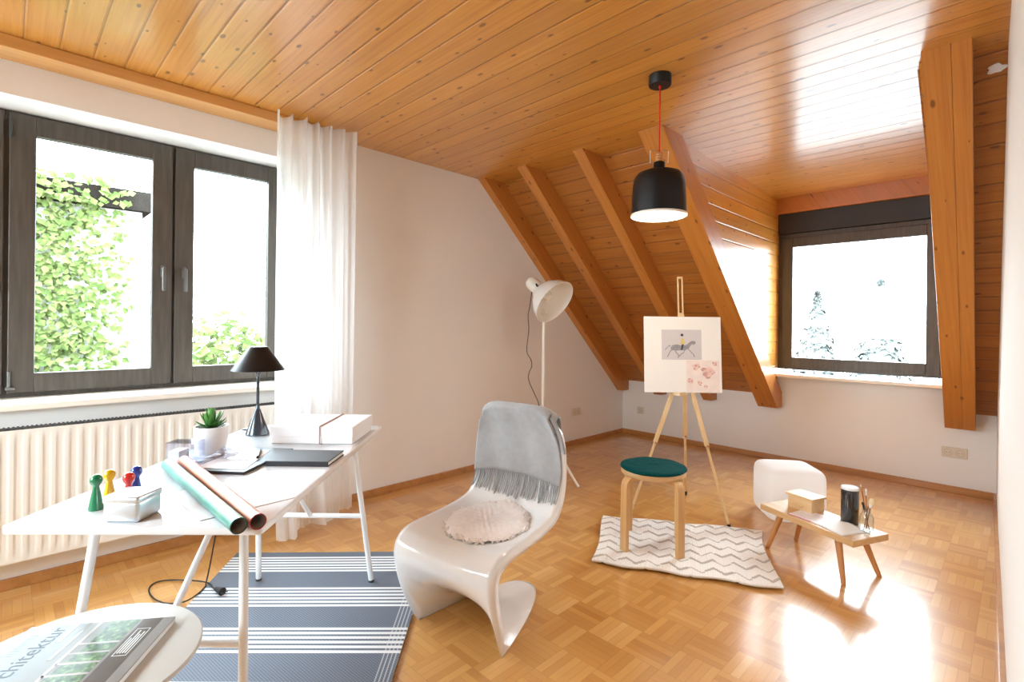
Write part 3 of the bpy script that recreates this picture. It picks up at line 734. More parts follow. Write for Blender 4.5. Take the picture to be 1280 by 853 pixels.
def chairp(t_, u, lip=0):
    cr_, cz, er, ez, w = interp(CR, t_)
    g = abs(u) ** (2.3 + 2.5 * max(0, 1 - t_ / .15))
    r, z = cr_ + (er - cr_) * g, cz + (ez - cz) * g
    x = u * w
    if lip:
        n = edge_n(t_); r += n[0] * lip; z += n[1] * lip; x += math.copysign(.006 * lip / .03, u)
    return Vector((x, r, max(z, .0)))
def shell(i, j):
    k = i * 34
    if k < 2: return chairp(j, -1, (.036, .016)[int(round(k))] * min(1, (1 - j) * 6) * min(1, .4 + j * 8))
    if k > 32.5: return chairp(j, 1, (.036 if k > 33.5 else .016) * min(1, (1 - j) * 6) * min(1, .4 + j * 8))
    return chairp(j, (k - 17) / 15.0)
o = MB().grid(shell, 34, 84).build('chair_shell', M['chair'], ch, True, 0)
mod_solid(o, .009, 0)
# grey throw folded over the top of the back
tp = []
for t_ in [.30 - .02 * k for k in range(16)]: tp.append(t_)
def throw(u, v):
    """v 0 front hem .. 1 rear hem, u across"""
    U = -1.0 + 2.02 * u
    if v < .62:
        t_ = .235 * (1 - v / .62); p = chairp(t_, max(-1, min(1, U)) * .98); n = Vector((0, -1, .12)).normalized()
        p = p + n * (.012 + .003 * math.sin(u * 17 + v * 5)) 
        if abs(U) > 1: p.x += (abs(U) - 1) * .1 * (1 if U > 0 else -1)
        k = max(0, (v - .48) / .14); p += Vector((0, .01, .012)) * k
    else:
        k = (v - .62) / .38; p = chairp(0, max(-1, min(1, U)) * .98)
        top = p + Vector((0, -.002, .026)); L = .17 + .05 * u
        a = min(1, k / .22)
        p = top + Vector((0, .036 * math.sin(a * PI / 2), -.018 * (1 - math.cos(a * PI / 2))))
        if k > .22: p += Vector((0, .016 * (k - .22) + .004 * math.sin(u * 21), -L * (k - .22) / .78))
    p.x *= 1.05 + .03 * math.sin(v * 9)
    return p
th_ = thing('throw_blanket', CM, 'grey wool throw with fringe hung over the back of the white chair', 'blanket', None, CA)
o = MB().grid(throw, 44, 44).build('throw_cloth', M['throw'], th_, True, 0); mod_solid(o, .010, 1)
def throw2(u, v):                            # second fold at the viewer's right corner
    p = throw(.80 + .20 * u, .30 + .68 * v)
    return p + Vector((.012 + .012 * u, .004 + .022 * math.sin(PI * v) * u, -.012 * u))
o = MB().grid(throw2, 10, 30).build('throw_fold', M['throw'], th_, True, 0); mod_solid(o, .012, 1)
fg = MB()
for k in range(62):
    u = (k + .5) / 62; U = (-1 + 2 * u) * .97; a = throw(u, 0); P_ = [a + Vector((0, -.004, .004))]
    jx = random.uniform(-.007, .007); L_ = random.uniform(.062, .076)
    for q in (.33, .66, 1):
        b_ = chairp(.235 + L_ * q, U) + Vector((jx * q + random.uniform(-.002, .002), -.010 - random.uniform(0, .004), .006)); b_.x += (a.x - chairp(.235, U).x); P_.append(b_)
    fg.tube(P_, lambda s: .0026 - .0007 * s, 5, 1)
o = fg.build('fringe', M['throw'], th_, True); o['kind'] = 'stuff'
# round fleece pad on the seat
PC = (.01, .165)
def pad(u, v):
    a = 2 * PI * u; rr = .178 * v * (1 + .02 * math.sin(a * 9) + .012 * math.sin(a * 23))
    x = PC[0] + rr * math.cos(a); y = PC[1] + rr * .98 * math.sin(a)
    best = min(((abs(interp(CR, .30 + .01 * k)[0] - y), .30 + .01 * k) for k in range(28)))[1]
    cr_, cz, er, ez, w = interp(CR, best); g = abs(min(1, abs(x) / w)) ** 2.3
    z = cz + (ez - cz) * g
    return Vector((x, y, z + .012 + .020 * (1 - v ** 6) + (.003 * math.sin(x * 210) * math.sin(y * 190))))
pdp = thing('seat_pad', CM, 'round cream fleece pad on the seat of the white chair', 'seat pad', None, CA)
MB().grid(pad, 96, 16, closed_u=True).build('pad_body', M['fleece'], pdp, True, 0)
tf = MB()
for k in range(260):
    a = random.uniform(0, 2 * PI); v = 1 - random.random() ** 2 * .10
    p = pad(a / (2 * PI), v); d = Vector((math.cos(a), math.sin(a), random.uniform(-.5, .2))).normalized(); L = random.uniform(.008, .016)
    tf.tube([p - d * .003 + Vector((0, 0, -.006)), p + d * L * .6, p + d * L + Vector((random.uniform(-.004, .004), random.uniform(-.004, .004), -.004))], lambda s: .0042 * (1 - .75 * s), 5)
o = tf.build('fleece_tufts', M['fleece'], pdp, True); o['kind'] = 'stuff'

# ------------------------------------------------------------------ floor lamp
fl0 = Vector((-2.725, 3.083, 0))
fl_t = thing('floor_lamp', fl0, 'pale grey tripod floor lamp with round metal shade by the left wall', 'floor lamp')
MB().rod((0, 0, .40), (0, 0, 1.335), .0125, seg=18).build('pole', M['lampw'], fl_t, True)
MB().lathe([(0, .375), (.024, .375), (.026, .38), (.026, .43), (.022, .437), (0, .437)], seg=24).build('hub', M['lampw'], fl_t, True)
for a in (.196, .196 + 2 * PI / 3, .196 - 2 * PI / 3):
    d = Vector((math.cos(a), math.sin(a), 0))
    lo = MB().rod(d * .018 + Vector((0, 0, .415)), d * .316 + Vector((0, 0, .012)), .0105, seg=16).build('leg', M['lampw'], fl_t, True)
    MB().rod(d * .314 + Vector((0, 0, .015)), d * .325 + Vector((0, 0, 0)), .012, seg=14).build('foot_cap', M['lampw'], lo, True)
rg = MB(); pr = [(.16 * math.cos(2 * PI * k / 36), .16 * math.sin(2 * PI * k / 36), .215) for k in range(37)]; rg.tube(pr, .004, 8); rg.build('brace_ring', M['lampw'], fl_t, True)
hx = Vector((.757, .06, -.53)).normalized()    # where the shade looks
hc = Vector((-.055, -.055, 1.572))
HM = Matrix.Translation(hc) @ rotto(hx) @ Matrix.Scale(1.12, 4)
MB().lathe([(0, -.062), (.034, -.058), (.046, -.04), (.050, .0), (.047, .045), (.040, .052), (.034, .06)], seg=32, mat=HM).build('lamp_housing', M['lampw'], fl_t, True)
MB().lathe([(.036, .055), (.060, .070), (.112, .112), (.150, .165), (.166, .215), (.170, .222), (.167, .224), (.163, .216), (.146, .166), (.108, .116), (.056, .076), (0, .072)], seg=56, mat=HM).build('lamp_shade', M['lampin'], fl_t, True)
MB().lathe([(0, .08), (.026, .084), (.038, .115), (.038, .14), (.026, .165), (0, .172)], seg=24, mat=HM).build('light_bulb', plain('frosted_bulb', (.82, .82, .80), .25), fl_t, True)
yk = MB(); yk.tube([(0, 0, 1.325), (.0, 0, 1.36), (-.03, -.025, 1.41), (-.07, -.05, 1.49), (-.06, -.055, 1.55)], .009, 10, 2); yk.lathe([(0, 1.325), (.03, 1.325), (.033, 1.335), (.03, 1.345), (0, 1.345)], seg=24).build('bracket', M['lampw'], fl_t, True)
kb = MB().rod(hc + hx * .07 + Vector((.02, -.058, .03)), hc + hx * .07 + Vector((.034, -.085, .04)), .009, .007, 12).build('knob', M['black'], fl_t, True)
lc = [hc + Vector((-.02, -.01, -.04)), (-.085, -.075, 1.40), (-.10, -.085, 1.33), (-.088, -.078, 1.22), (-.10, -.085, 1.12), (-.105, -.09, 1.02), (-.075, -.07, .98), (-.065, -.06, .92), (-.088, -.08, .86), (-.09, -.08, .80), (-.06, -.055, .72), (-.025, -.03, .63), (-.018, -.02, .58), (-.018, -.015, .45)]
MB().tube(lc, .0032, 8, 2).build('cable', M['cordk'], fl_t, True)

# ------------------------------------------------------------------ easel with drawing board
ez_t = thing('easel', (-1.55, 3.1, 0), 'light wood tripod painting easel on the parquet before the slope', 'easel')
def el(p): return Vector(p) - Vector((-1.55, 3.1, 0))
apex = Vector((-1.545, 3.125, 1.06))
def eleg(name, A, B, w=.026, h=.018):
    A, B = el(A), el(B); mid = A + (B - A) * .55
    o = MB().bar(A, mid, w, h, (0.7, -.7, .2)).bar(mid - (B - A) * .12, B, w * .6, h * .7, (0.7, -.7, .2)).build(name, M['easel'], ez_t)
    d = (B - A).normalized()
    MB().rod(B - d * .03, B + d * .002, .011, seg=12).build('rubber_foot', M['black'], o, True)
    MB().rod(mid + Vector((.010, -.010, 0)), mid + Vector((.020, -.020, 0)), .007, seg=12).build('wing_screw', M['brass'], o, True)
eleg('leg', (-1.560, 3.105, 1.10), (-1.255, 3.168, .006)); eleg('leg', (-1.525, 3.135, 1.10), (-1.785, 2.865, .006)); eleg('leg', (-1.555, 3.150, 1.06), (-1.747, 3.585, .006))
ms = MB(); A, B = el((-1.541, 3.116, .80)), el((-1.585, 3.155, 1.34)); ms.bar(A, B, .034, .018, (0.7, -.7, .2))
nx = Vector((.7, .71, 0)); 
A2, B2 = el((-1.583, 3.153, 1.30)), el((-1.602, 3.170, 1.575))
for s in (-1, 1): ms.bar(A2 + nx * .014 * s, B2 + nx * .014 * s, .008, .014, (0.7, -.7, .2))
ms.bar(B2 - nx * .018, B2 + nx * .018, .014, .012, (0.7, -.7, .2)); ms.bar(A2 - nx * .018 + Vector((0, 0, .02)), A2 + nx * .018 + Vector((0, 0, .02)), .014, .03, (0.7, -.7, .2))
ms.build('mast', M['easel'], ez_t)
MB().box(el((-1.565, 3.02, .812)), el((-1.515, 3.125, .832)), .002).build('board_rest', M['easel'], ez_t)
MB().bar(el((-1.62, 3.035, 1.05)), el((-1.46, 3.20, 1.05)), .03, .014, (0.7, -.7, .2)).build('head_plate', M['easel'], ez_t)
# drawing board: frame u (viewer right), v (up, leaning back)
bu = Vector((.702, .712, 0)); bv = Vector((-.06, .06, .996)).normalized(); bn = bu.cross(bv).normalized()
b0 = Vector((-1.680, 2.872, .832))
B4 = Matrix((bu, bv, bn)).transposed().to_4x4(); B4.translation = b0
bd = bpy.data.objects.new('drawing_board', None); COL.objects.link(bd); bd.matrix_world = B4
tag(bd, 'white drawing board on the easel with a pale horse and rider print', 'drawing')
BWd, BHt = .494, .484
MB().box((0, 0, -.006), (BWd, BHt, 0), .0015).build('board', plain('white_board', (.80, .76, .71), .6, .01), bd)
pm = plain('pale_mauve_print', (.57, .52, .52), .7, .05, 20)
MB().box((.112, .208, .0002), (.367, .400, .0012)).build('print', pm, bd)
def S(x, y): return (.112 + x, .208 + y, .0018)
hz = plain('grey_wash', (.27, .255, .26), .8, .45, 60); hz2 = plain('pale_wash', (.36, .34, .35), .8, .3, 60)
h = MB()
h.poly([S(*p) for p in [(.055, .075), (.070, .093), (.100, .098), (.130, .090), (.160, .096), (.178, .112), (.196, .122), (.215, .118), (.219, .108), (.210, .100), (.203, .094), (.197, .101), (.186, .092), (.172, .070), (.150, .060), (.115, .060), (.085, .058), (.064, .060)]], .0004)
for leg in ([(.068, .068), (.052, .050), (.042, .030), (.034, .016)], [(.085, .062), (.092, .044), (.108, .030), (.104, .012)], [(.150, .065), (.138, .044), (.120, .034), (.112, .020)], [(.168, .070), (.186, .052), (.202, .036), (.208, .018)]):
    for (a, b_) in zip(leg, leg[1:]):
        d = Vector((b_[0] - a[0], b_[1] - a[1])).normalized(); n = Vector((-d.y, d.x)) * .0028
        h.poly([S(a[0] + n.x, a[1] + n.y), S(b_[0] + n.x, b_[1] + n.y), S(b_[0] - n.x, b_[1] - n.y), S(a[0] - n.x, a[1] - n.y)], .0004)
h.poly([S(*p) for p in [(.060, .088), (.040, .080), (.024, .062), (.018, .058), (.028, .074), (.050, .094)]], .0004)
h.build('printed_horse', hz, bd)
r_ = MB(); r_.poly([S(*p) for p in [(.118, .096), (.122, .122), (.130, .140), (.140, .138), (.144, .120), (.150, .108), (.140, .098)]], .0006); r_.build('printed_jacket', plain('yellow_wash', (.62, .50, .16), .8), bd)
r_ = MB(); r_.poly([S(.131 + .010 * math.cos(a), .158 + .009 * math.sin(a)) for a in [2 * PI * k / 14 for k in range(14)]], .0006); dw = plain('dark_wash', (.06, .06, .07), .8); r_.build('printed_cap', dw, bd); r_ = MB(); r_.poly([S(*p) for p in [(.128, .100), (.142, .098), (.136, .075), (.130, .060), (.122, .064)]], .0006); r_.build('printed_boot', dw, bd)
fs = MB(); fs.box((.268, .0, .0014), (.478, .205, .0022)).build('flower_sheet', plain('pale_pink_sheet', (.78, .66, .60), .5, .12, 26, coat=.3), bd)
pet = MB(); pet2 = MB()
def blossom(cx, cy, R, n):
    for k in range(n):
        a = 2 * PI * k / n + random.uniform(-.2, .2); r0 = R * random.uniform(.25, .65); m_ = pet if k % 3 else pet2
        px_, py_ = cx + r0 * math.cos(a), cy + r0 * math.sin(a)
        pts = [(px_ + R * .36 * math.cos(a + q) * random.uniform(.8, 1.2), py_ + R * .26 * math.sin(a + q) * random.uniform(.8, 1.2), .0024) for q in [2 * PI * j / 9 for j in range(9)]]
        m_.poly(pts, .0003 + .0001 * (k % 5))
blossom(.400, .125, .050, 16); blossom(.292, .075, .024, 9); blossom(.350, .060, .020, 7); blossom(.330, .165, .028, 9); blossom(.450, .185, .020, 7); blossom(.390, .040, .016, 6)
pet.build('printed_petals', plain('blush_ink', (.74, .50, .44), .6, .15, 40), bd)['kind'] = 'stuff'; pet2.build('printed_petals', plain('rose_ink', (.56, .30, .26), .6, .2, 40), bd)['kind'] = 'stuff'

# ------------------------------------------------------------------ stool
sc_ = Vector((-1.462, 2.600, .020)); SA = math.atan2(.142, .265)
so_ = thing('stool', sc_, 'round birch stool with four bent legs on the cream rug', 'stool', None, SA)
MB().lathe([(0, .400), (.172, .400), (.177, .404), (.178, .424), (.175, .428), (0, .428)], seg=56).build('seat', M['birchx'], so_, True, 40)
for k in range(4):
    a = k * PI / 2 + PI / 4; d = Vector((math.cos(a), math.sin(a), 0)); s = Vector((-d.y, d.x, 0))
    path = [(.07, .392), (.12, .392), (.165, .391), (.186, .385), (.198, .370), (.202, .345), (.205, .0)]
    def lg(u, v, d=d, s=s):
        x = v * 5.999; i = int(x); f = x - i; r0, z0 = path[i]; r1, z1 = path[i + 1]
        r_, z_ = r0 + (r1 - r0) * f, z0 + (z1 - z0) * f
        t0 = Vector((r1 - r0, z1 - z0)).normalized(); n = Vector((-t0.y, t0.x)) * .0105
        q = [(-.024, -1), (.024, -1), (.024, 1), (-.024, 1)][int(round(u * 4)) % 4]
        return d * (r_ + n.x * q[1]) + s * q[0] + Vector((0, 0, max(.0, z_ + n.y * q[1])))
    o = MB().grid(lg, 4, 30, closed_u=True)
    for f in (o.b.verts[:],): pass
    bmesh.ops.holes_fill(o.b, edges=o.b.edges[:], sides=4)
    bmesh.ops.recalc_face_normals(o.b, faces=o.b.faces)
    o.build('leg', M['birch'], so_, True, 40)
cpd = MB()
def cpad(u, v):
    a = 2 * PI * u; prof = [(0, .022), (.12, .021), (.168, .019), (.181, .013), (.183, .006), (.176, .0), (0, 0)]
    x = v * 5.999; i = int(x); f = x - i; r_ = prof[i][0] + (prof[i + 1][0] - prof[i][0]) * f; z_ = prof[i][1] + (prof[i + 1][1] - prof[i][1]) * f
    return Vector((r_ * math.cos(a), r_ * math.sin(a), z_ + .0012 * math.sin(a * 7 + r_ * 60) * (1 if v < .5 else 0)))
o = cpd.grid(cpad, 64, 30, closed_u=True).build('stool_cushion', M['teal'], None, True, 0); o.location = sc_ + Vector((0, 0, .4285))
tag(o, 'round dark teal felt cushion lying on the birch stool', 'cushion')

# ------------------------------------------------------------------ little bench and what stands on it
BC = Vector((-.752, 3.095, 0)); BA = math.atan2(-.403, .915)
be = thing('bench', BC, 'low narrow oak bench with splayed legs used as a painting shelf', 'bench', None, BA)
BZ = .235
MB().box((-.272, -.128, BZ - .032), (.272, .128, BZ), .003).build('bench_top', M['oak'], be)
for (fx_, fy_), (tx, ty) in (((-.219, -.128), (-.165, -.085)), ((.219, -.117), (.165, -.085)), ((-.250, .132), (-.165, .085)), ((.226, .133), (.165, .085))):
    MB().rod((fx_, fy_, 0), (tx, ty, BZ - .030), .0105, .017, 20).build('leg', M['oakleg'], be, True)
def bw(x, y, z=BZ): # bench frame -> world
    return BC + Vector((x * math.cos(BA) - y * math.sin(BA), x * math.sin(BA) + y * math.cos(BA), z))
def bl(wx_, wy_): 
    q = Vector((wx_ - BC.x, wy_ - BC.y)); return (q.x * math.cos(BA) + q.y * math.sin(BA), -q.x * math.sin(BA) + q.y * math.cos(BA))
wb = thing('wooden_box', bw(-.118, .045), 'small light wood box with overhanging lid on the left half of the bench', 'box', None, BA + .08)
MB().box((-.070, -.055, 0), (.070, .055, .070), .0015).build('box_body', M['lightwood'], wb)
MB().box((-.079, -.063, .070), (.079, .063, .083), .002).build('lid', M['lightwood'], wb)
MB().tube([(-.02, -.056, .03), (-.012, -.062, .026), (.012, -.062, .026), (.02, -.056, .03)], .004, 8, 1).build('finger_pull', M['lightwood'], wb, True)
mg2 = thing('sketch_magazine', bw(-.0, -.035), 'thin magazine with pink and dark edge on the bench beside the wooden box', 'magazine', None, BA + .12)
MB().box((-.10, -.070, 0), (.10, .070, .0045)).build('page_block', M['paper'], mg2)
MB().box((-.101, -.071, .0046), (.101, .071, .0056)).build('cover', plain('pale_cover', (.82, .77, .80), .3, .08, 14), mg2)
MB().box((-.1015, -.0716, .0005), (.02, -.0705, .0046)).build('spine', plain('pink_spine', (.62, .20, .32), .4), mg2)
mg3 = thing('paper_booklet', bw(.135, -.035), 'white paper booklet at the right end of the bench in front of the canister', 'booklet', None, BA - .10)
MB().box((-.085, -.078, 0), (.085, .078, .004), .001).build('page_block', M['paper'], mg3)
def curl(u, v): return Vector((-.084 + .168 * u, -.077 + .154 * v, .0045 + .010 * math.sin(PI * u) ** 2 * (v ** 2)))
mod_solid(MB().grid(curl, 12, 12).build('cover_sheet', M['paper'], mg3, True), .0008, 1)
cn = thing('canister', bw(.105, .083), 'tall black canister with a white slotted lid standing on the bench', 'canister')
MB().lathe([(0, 0), (.0395, 0), (.041, .002), (.041, .172), (.040, .176), (0, .176)], seg=44).build('canister_body', plain('black_gloss', (.012, .012, .014), .12, .1, coat=.8), cn, True, 40)
MB().lathe([(0, .176), (.0405, .176), (.0415, .179), (.0410, .187), (.037, .190), (.034, .186), (0, .186)], seg=44).build('lid', M['wh'], cn, True, 40)
MB().box((-.020, -.0035, .186), (.020, .0035, .1868)).build('slot', M['outletd'], cn)
jr = thing('brush_jar', bw(.218, .045), 'clear glass jar holding paintbrushes at the right end of the bench', 'jar')
MB().lathe([(0, .001), (.026, .001), (.030, .004), (.030, .072), (.026, .086), (.019, .098), (.018, .125), (.021, .128), (.0185, .1285), (.0155, .124), (.0165, .098), (.024, .083), (.0275, .070), (.0275, .008), (0, .006)], seg=36).build('jar_glass', M['jar'], jr, True)
jo = Vector(bw(.218, .045))
def brush(p, q, lab, bris, fer=M['steel'], rh=.0030, bl_=.03, wide=.005):
    p, q = Vector(p), Vector(q); d = (q - p).normalized(); L = (q - p).length
    r = bpy.data.objects.new('paintbrush', None); COL.objects.link(r); r.matrix_world = Matrix.Translation(jo + p) @ rotto(d)
    tag(r, lab, 'paintbrush', 'paintbrushes in the glass jar')
    MB().rod((0, 0, 0), (0, 0, L - bl_ - .02), rh * .6, rh, 10).build('handle', M['bottle'], r, True)
    MB().rod((0, 0, L - bl_ - .02), (0, 0, L - bl_), rh * 1.05, wide * .8, 12).build('ferrule', fer, r, True)
    MB().lathe([(wide * .8, L - bl_), (wide, L - bl_ * .6), (wide * .75, L - bl_ * .2), (0, L)], seg=14).build('bristles', bris, r, True)
brush((.008, .012, .008), (-.026, -.005, .235), 'longest thin paintbrush in the jar with a brown tip', M['bristle'], M['brass'], bl_=.014, wide=.0035)
brush((.004, -.008, .008), (-.006, .004, .215), 'thin upright paintbrush in the jar with a white tip', M['paper'], bl_=.014, wide=.004)
brush((.016, -.010, .008), (-.018, -.010, .150), 'leaning paintbrush in the jar with a dark tip next to the canister', M['bristled'], M['black'], bl_=.020, wide=.005)
brush((-.012, .0, .008), (.010, .008, .165), 'short paintbrush in the jar with an orange end', M['orange'], M['orange'], bl_=.018, wide=.004)
brush((-.004, -.004, .008), (.020, .010, .172), 'thickest paintbrush in the jar with wide cream bristles', M['bristle'], M['wh'], .0035, bl_=.032, wide=.0125)

# white pouf behind the bench
po = MB()
def superq(u, v):
    a, b_ = 2 * PI * u, PI * (v - .5); e = .29
    def sp(x): return math.copysign(abs(x) ** e, x)
    x, y, z = .180 * sp(math.cos(b_)) * sp(math.cos(a)), .175 * sp(math.cos(b_)) * sp(math.sin(a)), .17 * sp(math.sin(b_))
    return Vector((x, y, z + .17))
o = po.grid(superq, 96, 48, closed_u=True).build('pouf', M['pouf'], None, True, 0)
bmx = o.location = (-1.085, 3.70, 0); o.rotation_euler = (0, 0, math.radians(38))
tag(o, 'rounded white cube pouf on the floor behind the bench', 'pouf')

# ------------------------------------------------------------------ pendant lamp
pt = thing('pendant_lamp', (-1.278, 2.30, 2.5), 'black bell-shaped pendant lamp on a red cord below the ceiling', 'pendant lamp')
MB().lathe([(0, 0), (.055, 0), (.055, -.045), (.052, -.050), (0, -.050)], seg=40).build('ceiling_rose', M['black'], pt, True, 40)
MB().rod((0, 0, -.050), (0, 0, -.385), .0032, seg=10).rod((0, 0, -.048), (0, 0, -.062), .006, seg=12).build('cord', M['red'], pt, True)
MB().lathe([(0, -.385), (.017, -.385)] + [(.0175 + .0025 * (k % 2), -.388 - .006 * k) for k in range(10)] + [(.0, -.445)], seg=28).build('socket', M['brass'], pt, True)
for s in (-1, 1):
    d = Vector((.7 * s, .71 * s, 0))
    MB().tube([d * .018 + Vector((0, 0, -.44)), d * .045 + Vector((0, 0, -.437)), d * .045 + Vector((0, 0, -.375)), d * .012 + Vector((0, 0, -.373))], .0024, 8).build('wire_loop', M['steel'], pt, True)
MB().lathe([(.026, -.432), (.028, -.435), (.028, -.470), (.030, -.475), (.080, -.479), (.105, -.489), (.120, -.510), (.127, -.545), (.1315, -.620), (.134, -.700), (.1325, -.7005), (.129, -.620), (.1245, -.547), (.117, -.514), (.103, -.494), (.08, -.484), (0, -.48)], seg=64).build('lamp_shade', M['black'], pt, True, 60)
MB().lathe([(.131, -.690), (.137, -.692), (.137, -.702), (.128, -.704), (.125, -.698)], seg=64).build('rim', M['lampw'], pt, True)
MB().lathe([(0, -.689), (.126, -.689), (.126, -.695), (0, -.697)], seg=48).build('diffuser', M['bulb'], pt, True)

# ------------------------------------------------------------------ outside
t = NT('leaf_green'); c = t.ramp(t.white(t.xyz(*t.sep(t.n('ShaderNodeNewGeometry').outputs['True Normal']))), [(0, (.055, .088, .026)), (.5, (.11, .145, .045)), (1, (.165, .185, .075))])
d = t.n('ShaderNodeBsdfDiffuse'); t.l(c, d.inputs[0]); tl_ = t.n('ShaderNodeBsdfTranslucent'); t.l(c, tl_.inputs[0]); mm = t.n('ShaderNodeMixShader'); mm.inputs[0].default_value = .35; t.l(d.outputs[0], mm.inputs[1]); t.l(tl_.outputs[0], mm.inputs[2])
M['leaf'] = t.done(mm.outputs[0])
t = NT('needle_green'); c = t.ramp(t.white(t.xyz(*t.sep(t.n('ShaderNodeNewGeometry').outputs['True Normal']))), [(0, (.095, .108, .10)), (1, (.14, .15, .14))])
M['needle'] = t.done(t.bsdf(c, .8))
M['render'] = plain('pale_house_render', (.42, .41, .38), .9); M['bark'] = plain('bark', (.10, .07, .05), .9, .3, 20); M['fascia'] = plain('weathered_fascia', (.016, .014, .012), .9, .5, 6, spec=0)
M['tile'] = plain('pale_roof_tile', (.34, .30, .28), .8, .15, 8); M['lawn'] = plain('pale_paving', (.24, .24, .235), .95, .1, 3)
def leaves(name, mat, pts, size, parent=None):
    V, Fc = [], []
    for p, n in pts:
        n = Vector(n).normalized(); q = Quaternion(n, random.uniform(0, 2 * PI)); a = n.orthogonal().normalized(); a.rotate(q); b_ = n.cross(a)
        s = size * random.uniform(.6, 1.3); p = Vector(p); k = len(V)
        V += [p - a * s * .5, p + b_ * s * .42 + n * s * .1, p + a * s * .6, p - b_ * s * .42 + n * s * .1]; Fc.append((k, k + 1, k + 2, k + 3))
    me = bpy.data.meshes.new(name); me.from_pydata([tuple(v) for v in V], [], Fc); me.materials.append(mat)
    o = bpy.data.objects.new(name, me); COL.objects.link(o)
    if parent: o.parent = parent
    return o
def rv(): 
    v = Vector((random.gauss(0, 1), random.gauss(0, 1), random.gauss(0, 1))); return v.normalized()
tag(MB().box((-40, -25, -3.2), (25, 45, -3.0)).build('paved_yard', M['lawn']), 'pale paved yard below the windows outside', 'yard')
nh = thing('neighbour_house', (-9.2, .2, -3), 'pale house gable with dark roof edge outside the left window', 'house')
MB().box((-3.0, -6.0, 0), (0, 1.22, 5.85)).build('house_wall', M['render'], nh)
MB().box((-3.2, -6.2, 5.85), (.12, 1.32, 6.14), .01).build('roof_edge', M['fascia'], nh)
iv = []
for k in range(15000):
    y = random.uniform(-2.5, 1.28) ; z = random.uniform(-1.6, 2.93) if k % 22 else random.uniform(2.85, 3.22) 
    if random.random() < .25 + max(0, (y - .5) / .8) * .6 + max(0, .9 - z) * .35: continue
    iv.append(((-9.17 + random.uniform(0, .14) + (.13 if z > 2.85 else 0), y, z), (1, random.uniform(-.7, .7), random.uniform(-.2, .9))))
o = leaves('ivy', M['leaf'], iv, .095); tag(o, 'green ivy covering the house gable outside the left window', 'ivy', None, 'stuff')
def shrub(name, c_, R, n, size, mat, label, cat, cone=False):
    r = thing(name, (c_[0], c_[1], -3), label, cat)
    pts = []
    Hh = c_[2] + 3
    for k in range(n):
        if cone:
            h = random.random() ** .8; rr = R[0] * (1 - h) * (.86 + .14 * math.sin(h * 60)) * random.uniform(.55, 1); a = random.uniform(0, 2 * PI)
            p = Vector((rr * math.cos(a), rr * math.sin(a), .6 + h * (Hh + R[2] - .6))); nrm = Vector((math.cos(a), math.sin(a), .7)) + rv() * .5
        else:
            v = rv(); lump = 1 + .18 * math.sin(v.x * 7 + v.z * 5) + .12 * math.sin(v.y * 11)
            p = Vector((v.x * R[0], v.y * R[1], v.z * R[2])) * random.uniform(.72, 1) * lump + Vector((0, 0, Hh)); nrm = v + rv() * .6
        pts.append((p, nrm))
    leaves('foliage', mat, pts, size, r)['kind'] = 'stuff'
    MB().rod((0, 0, 0), (0, 0, Hh + (R[2] * .8 if cone else 0)), .12, .03 if cone else .07, 10).build('trunk', M['bark'], r, True)
shrub('garden_shrub', (-7.6, 2.05, .2), (.75, .8, 1.15), 1500, .13, M['leaf'], 'round green shrub outside, right side of the left window pane', 'shrub')
shrub('garden_shrub', (-7.9, 3.05, .1), (.9, .85, .95), 1500, .13, M['leaf'], 'low green shrub outside behind the desk lamp', 'shrub')
shrub('garden_shrub', (-7.4, .7, -.45), (.8, .9, .95), 1500, .13, M['leaf'], 'yellow-green shrub outside, bottom of the left window pane', 'shrub')
shrub('garden_tree', (-5.1, 20.4, .2), (1.5, 1.5, 2.3), 3600, .24, M['needle'], 'pale conifer outside the dormer window, left one', 'tree', True)
shrub('garden_tree', (-3.6, 22.6, .4), (1.7, 1.7, 2.6), 4000, .24, M['needle'], 'pale conifer outside the dormer window, right and taller one', 'tree', True)

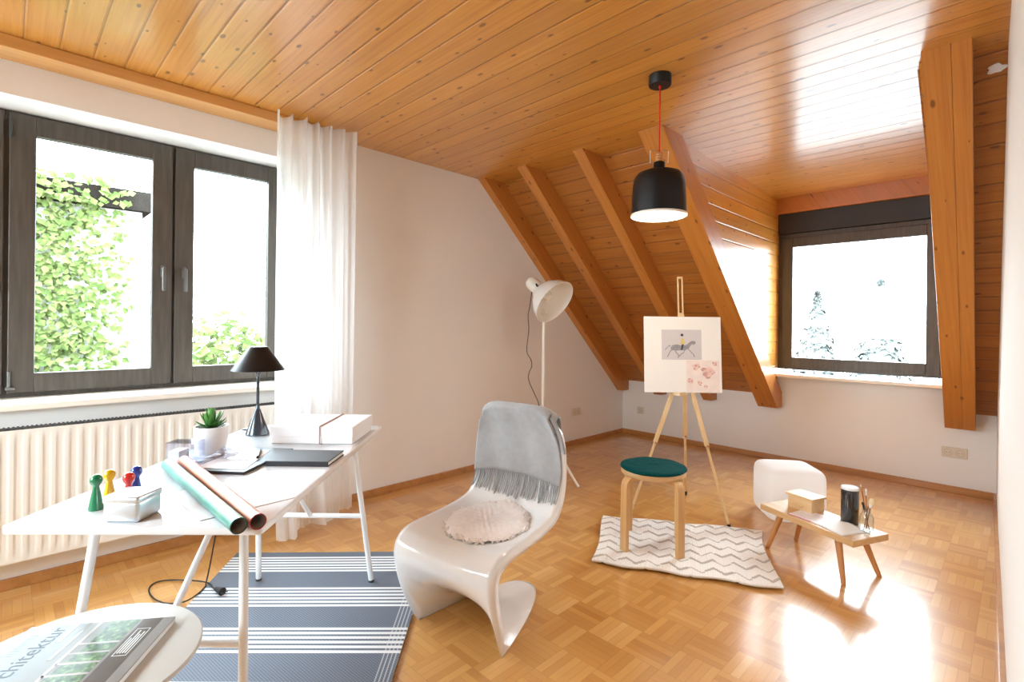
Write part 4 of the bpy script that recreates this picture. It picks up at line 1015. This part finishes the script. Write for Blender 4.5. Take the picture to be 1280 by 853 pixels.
# ------------------------------------------------------------------ light
wd_ = bpy.data.worlds.new('sky'); SC.world = wd_; wd_.use_nodes = True
nt = wd_.node_tree; nt.nodes.clear(); ow = nt.nodes.new('ShaderNodeOutputWorld'); bg = nt.nodes.new('ShaderNodeBackground'); bg.inputs[0].default_value = (.815, .955, 1.07, 1); bg.inputs[1].default_value = 12.0
nt.links.new(bg.outputs[0], ow.inputs[0])
def portal(loc, rot, sx_, sy_):
    l = bpy.data.lights.new('window_portal', 'AREA'); l.shape = 'RECTANGLE'; l.size = sx_; l.size_y = sy_; l.cycles.is_portal = True
    o = bpy.data.objects.new('window_portal', l); COL.objects.link(o); o.location = loc; o.rotation_euler = rot
portal((-3.66, (Y0 + Y1) / 2, (Z0 + Z1) / 2), (0, -PI / 2, 0), Z1 - Z0, Y1 - Y0)
portal(((G0 + G1) / 2, -1.7, (I0 + I1) / 2), (PI / 2, 0, 0), G1 - G0, I1 - I0)  # portal of the added fill window
portal(((D0 + D1) / 2, YB + .3, (E0 + E1) / 2), (-PI / 2, 0, 0), D1 - D0, E1 - E0)
pl_ = bpy.data.lights.new('pendant_glow', 'POINT'); pl_.energy = 4; pl_.color = (1, .86, .68); pl_.shadow_soft_size = .1
o = bpy.data.objects.new('pendant_glow', pl_); COL.objects.link(o); o.location = (-1.278, 2.30, 1.74)

# ------------------------------------------------------------------ camera
cam = bpy.data.cameras.new('camera'); co = bpy.data.objects.new('camera', cam); COL.objects.link(co); SC.camera = co
cam.sensor_fit = 'HORIZONTAL'; cam.sensor_width = 36; cam.lens = 634.17 / 1280 * 36; cam.shift_y = -20.15 / 1280; cam.clip_start = .01
YAW, ROL = .7864, .01076
f = Vector((-math.sin(YAW), math.cos(YAW), 0)); r0 = Vector((math.cos(YAW), math.sin(YAW), 0)); u0 = Vector((0, 0, 1))
rr_ = r0 * math.cos(ROL) + u0 * math.sin(ROL); uu = -r0 * math.sin(ROL) + u0 * math.cos(ROL)
mt = Matrix((rr_, uu, -f)).transposed().to_4x4(); mt.translation = (0, 0, 1.25); co.matrix_world = mt
SC.view_settings.view_transform = 'Standard'; SC.view_settings.look = 'None'; SC.view_settings.gamma = 1; SC.view_settings.exposure = 1.25; SC.view_settings.use_curve_mapping = False
SC.cycles.max_bounces = 10; SC.cycles.diffuse_bounces = 6; SC.cycles.glossy_bounces = 4; SC.cycles.transparent_max_bounces = 16
SC.cycles.use_denoising = True; SC.cycles.sample_clamp_indirect = 6; SC.cycles.caustics_reflective = False; SC.cycles.caustics_refractive = False
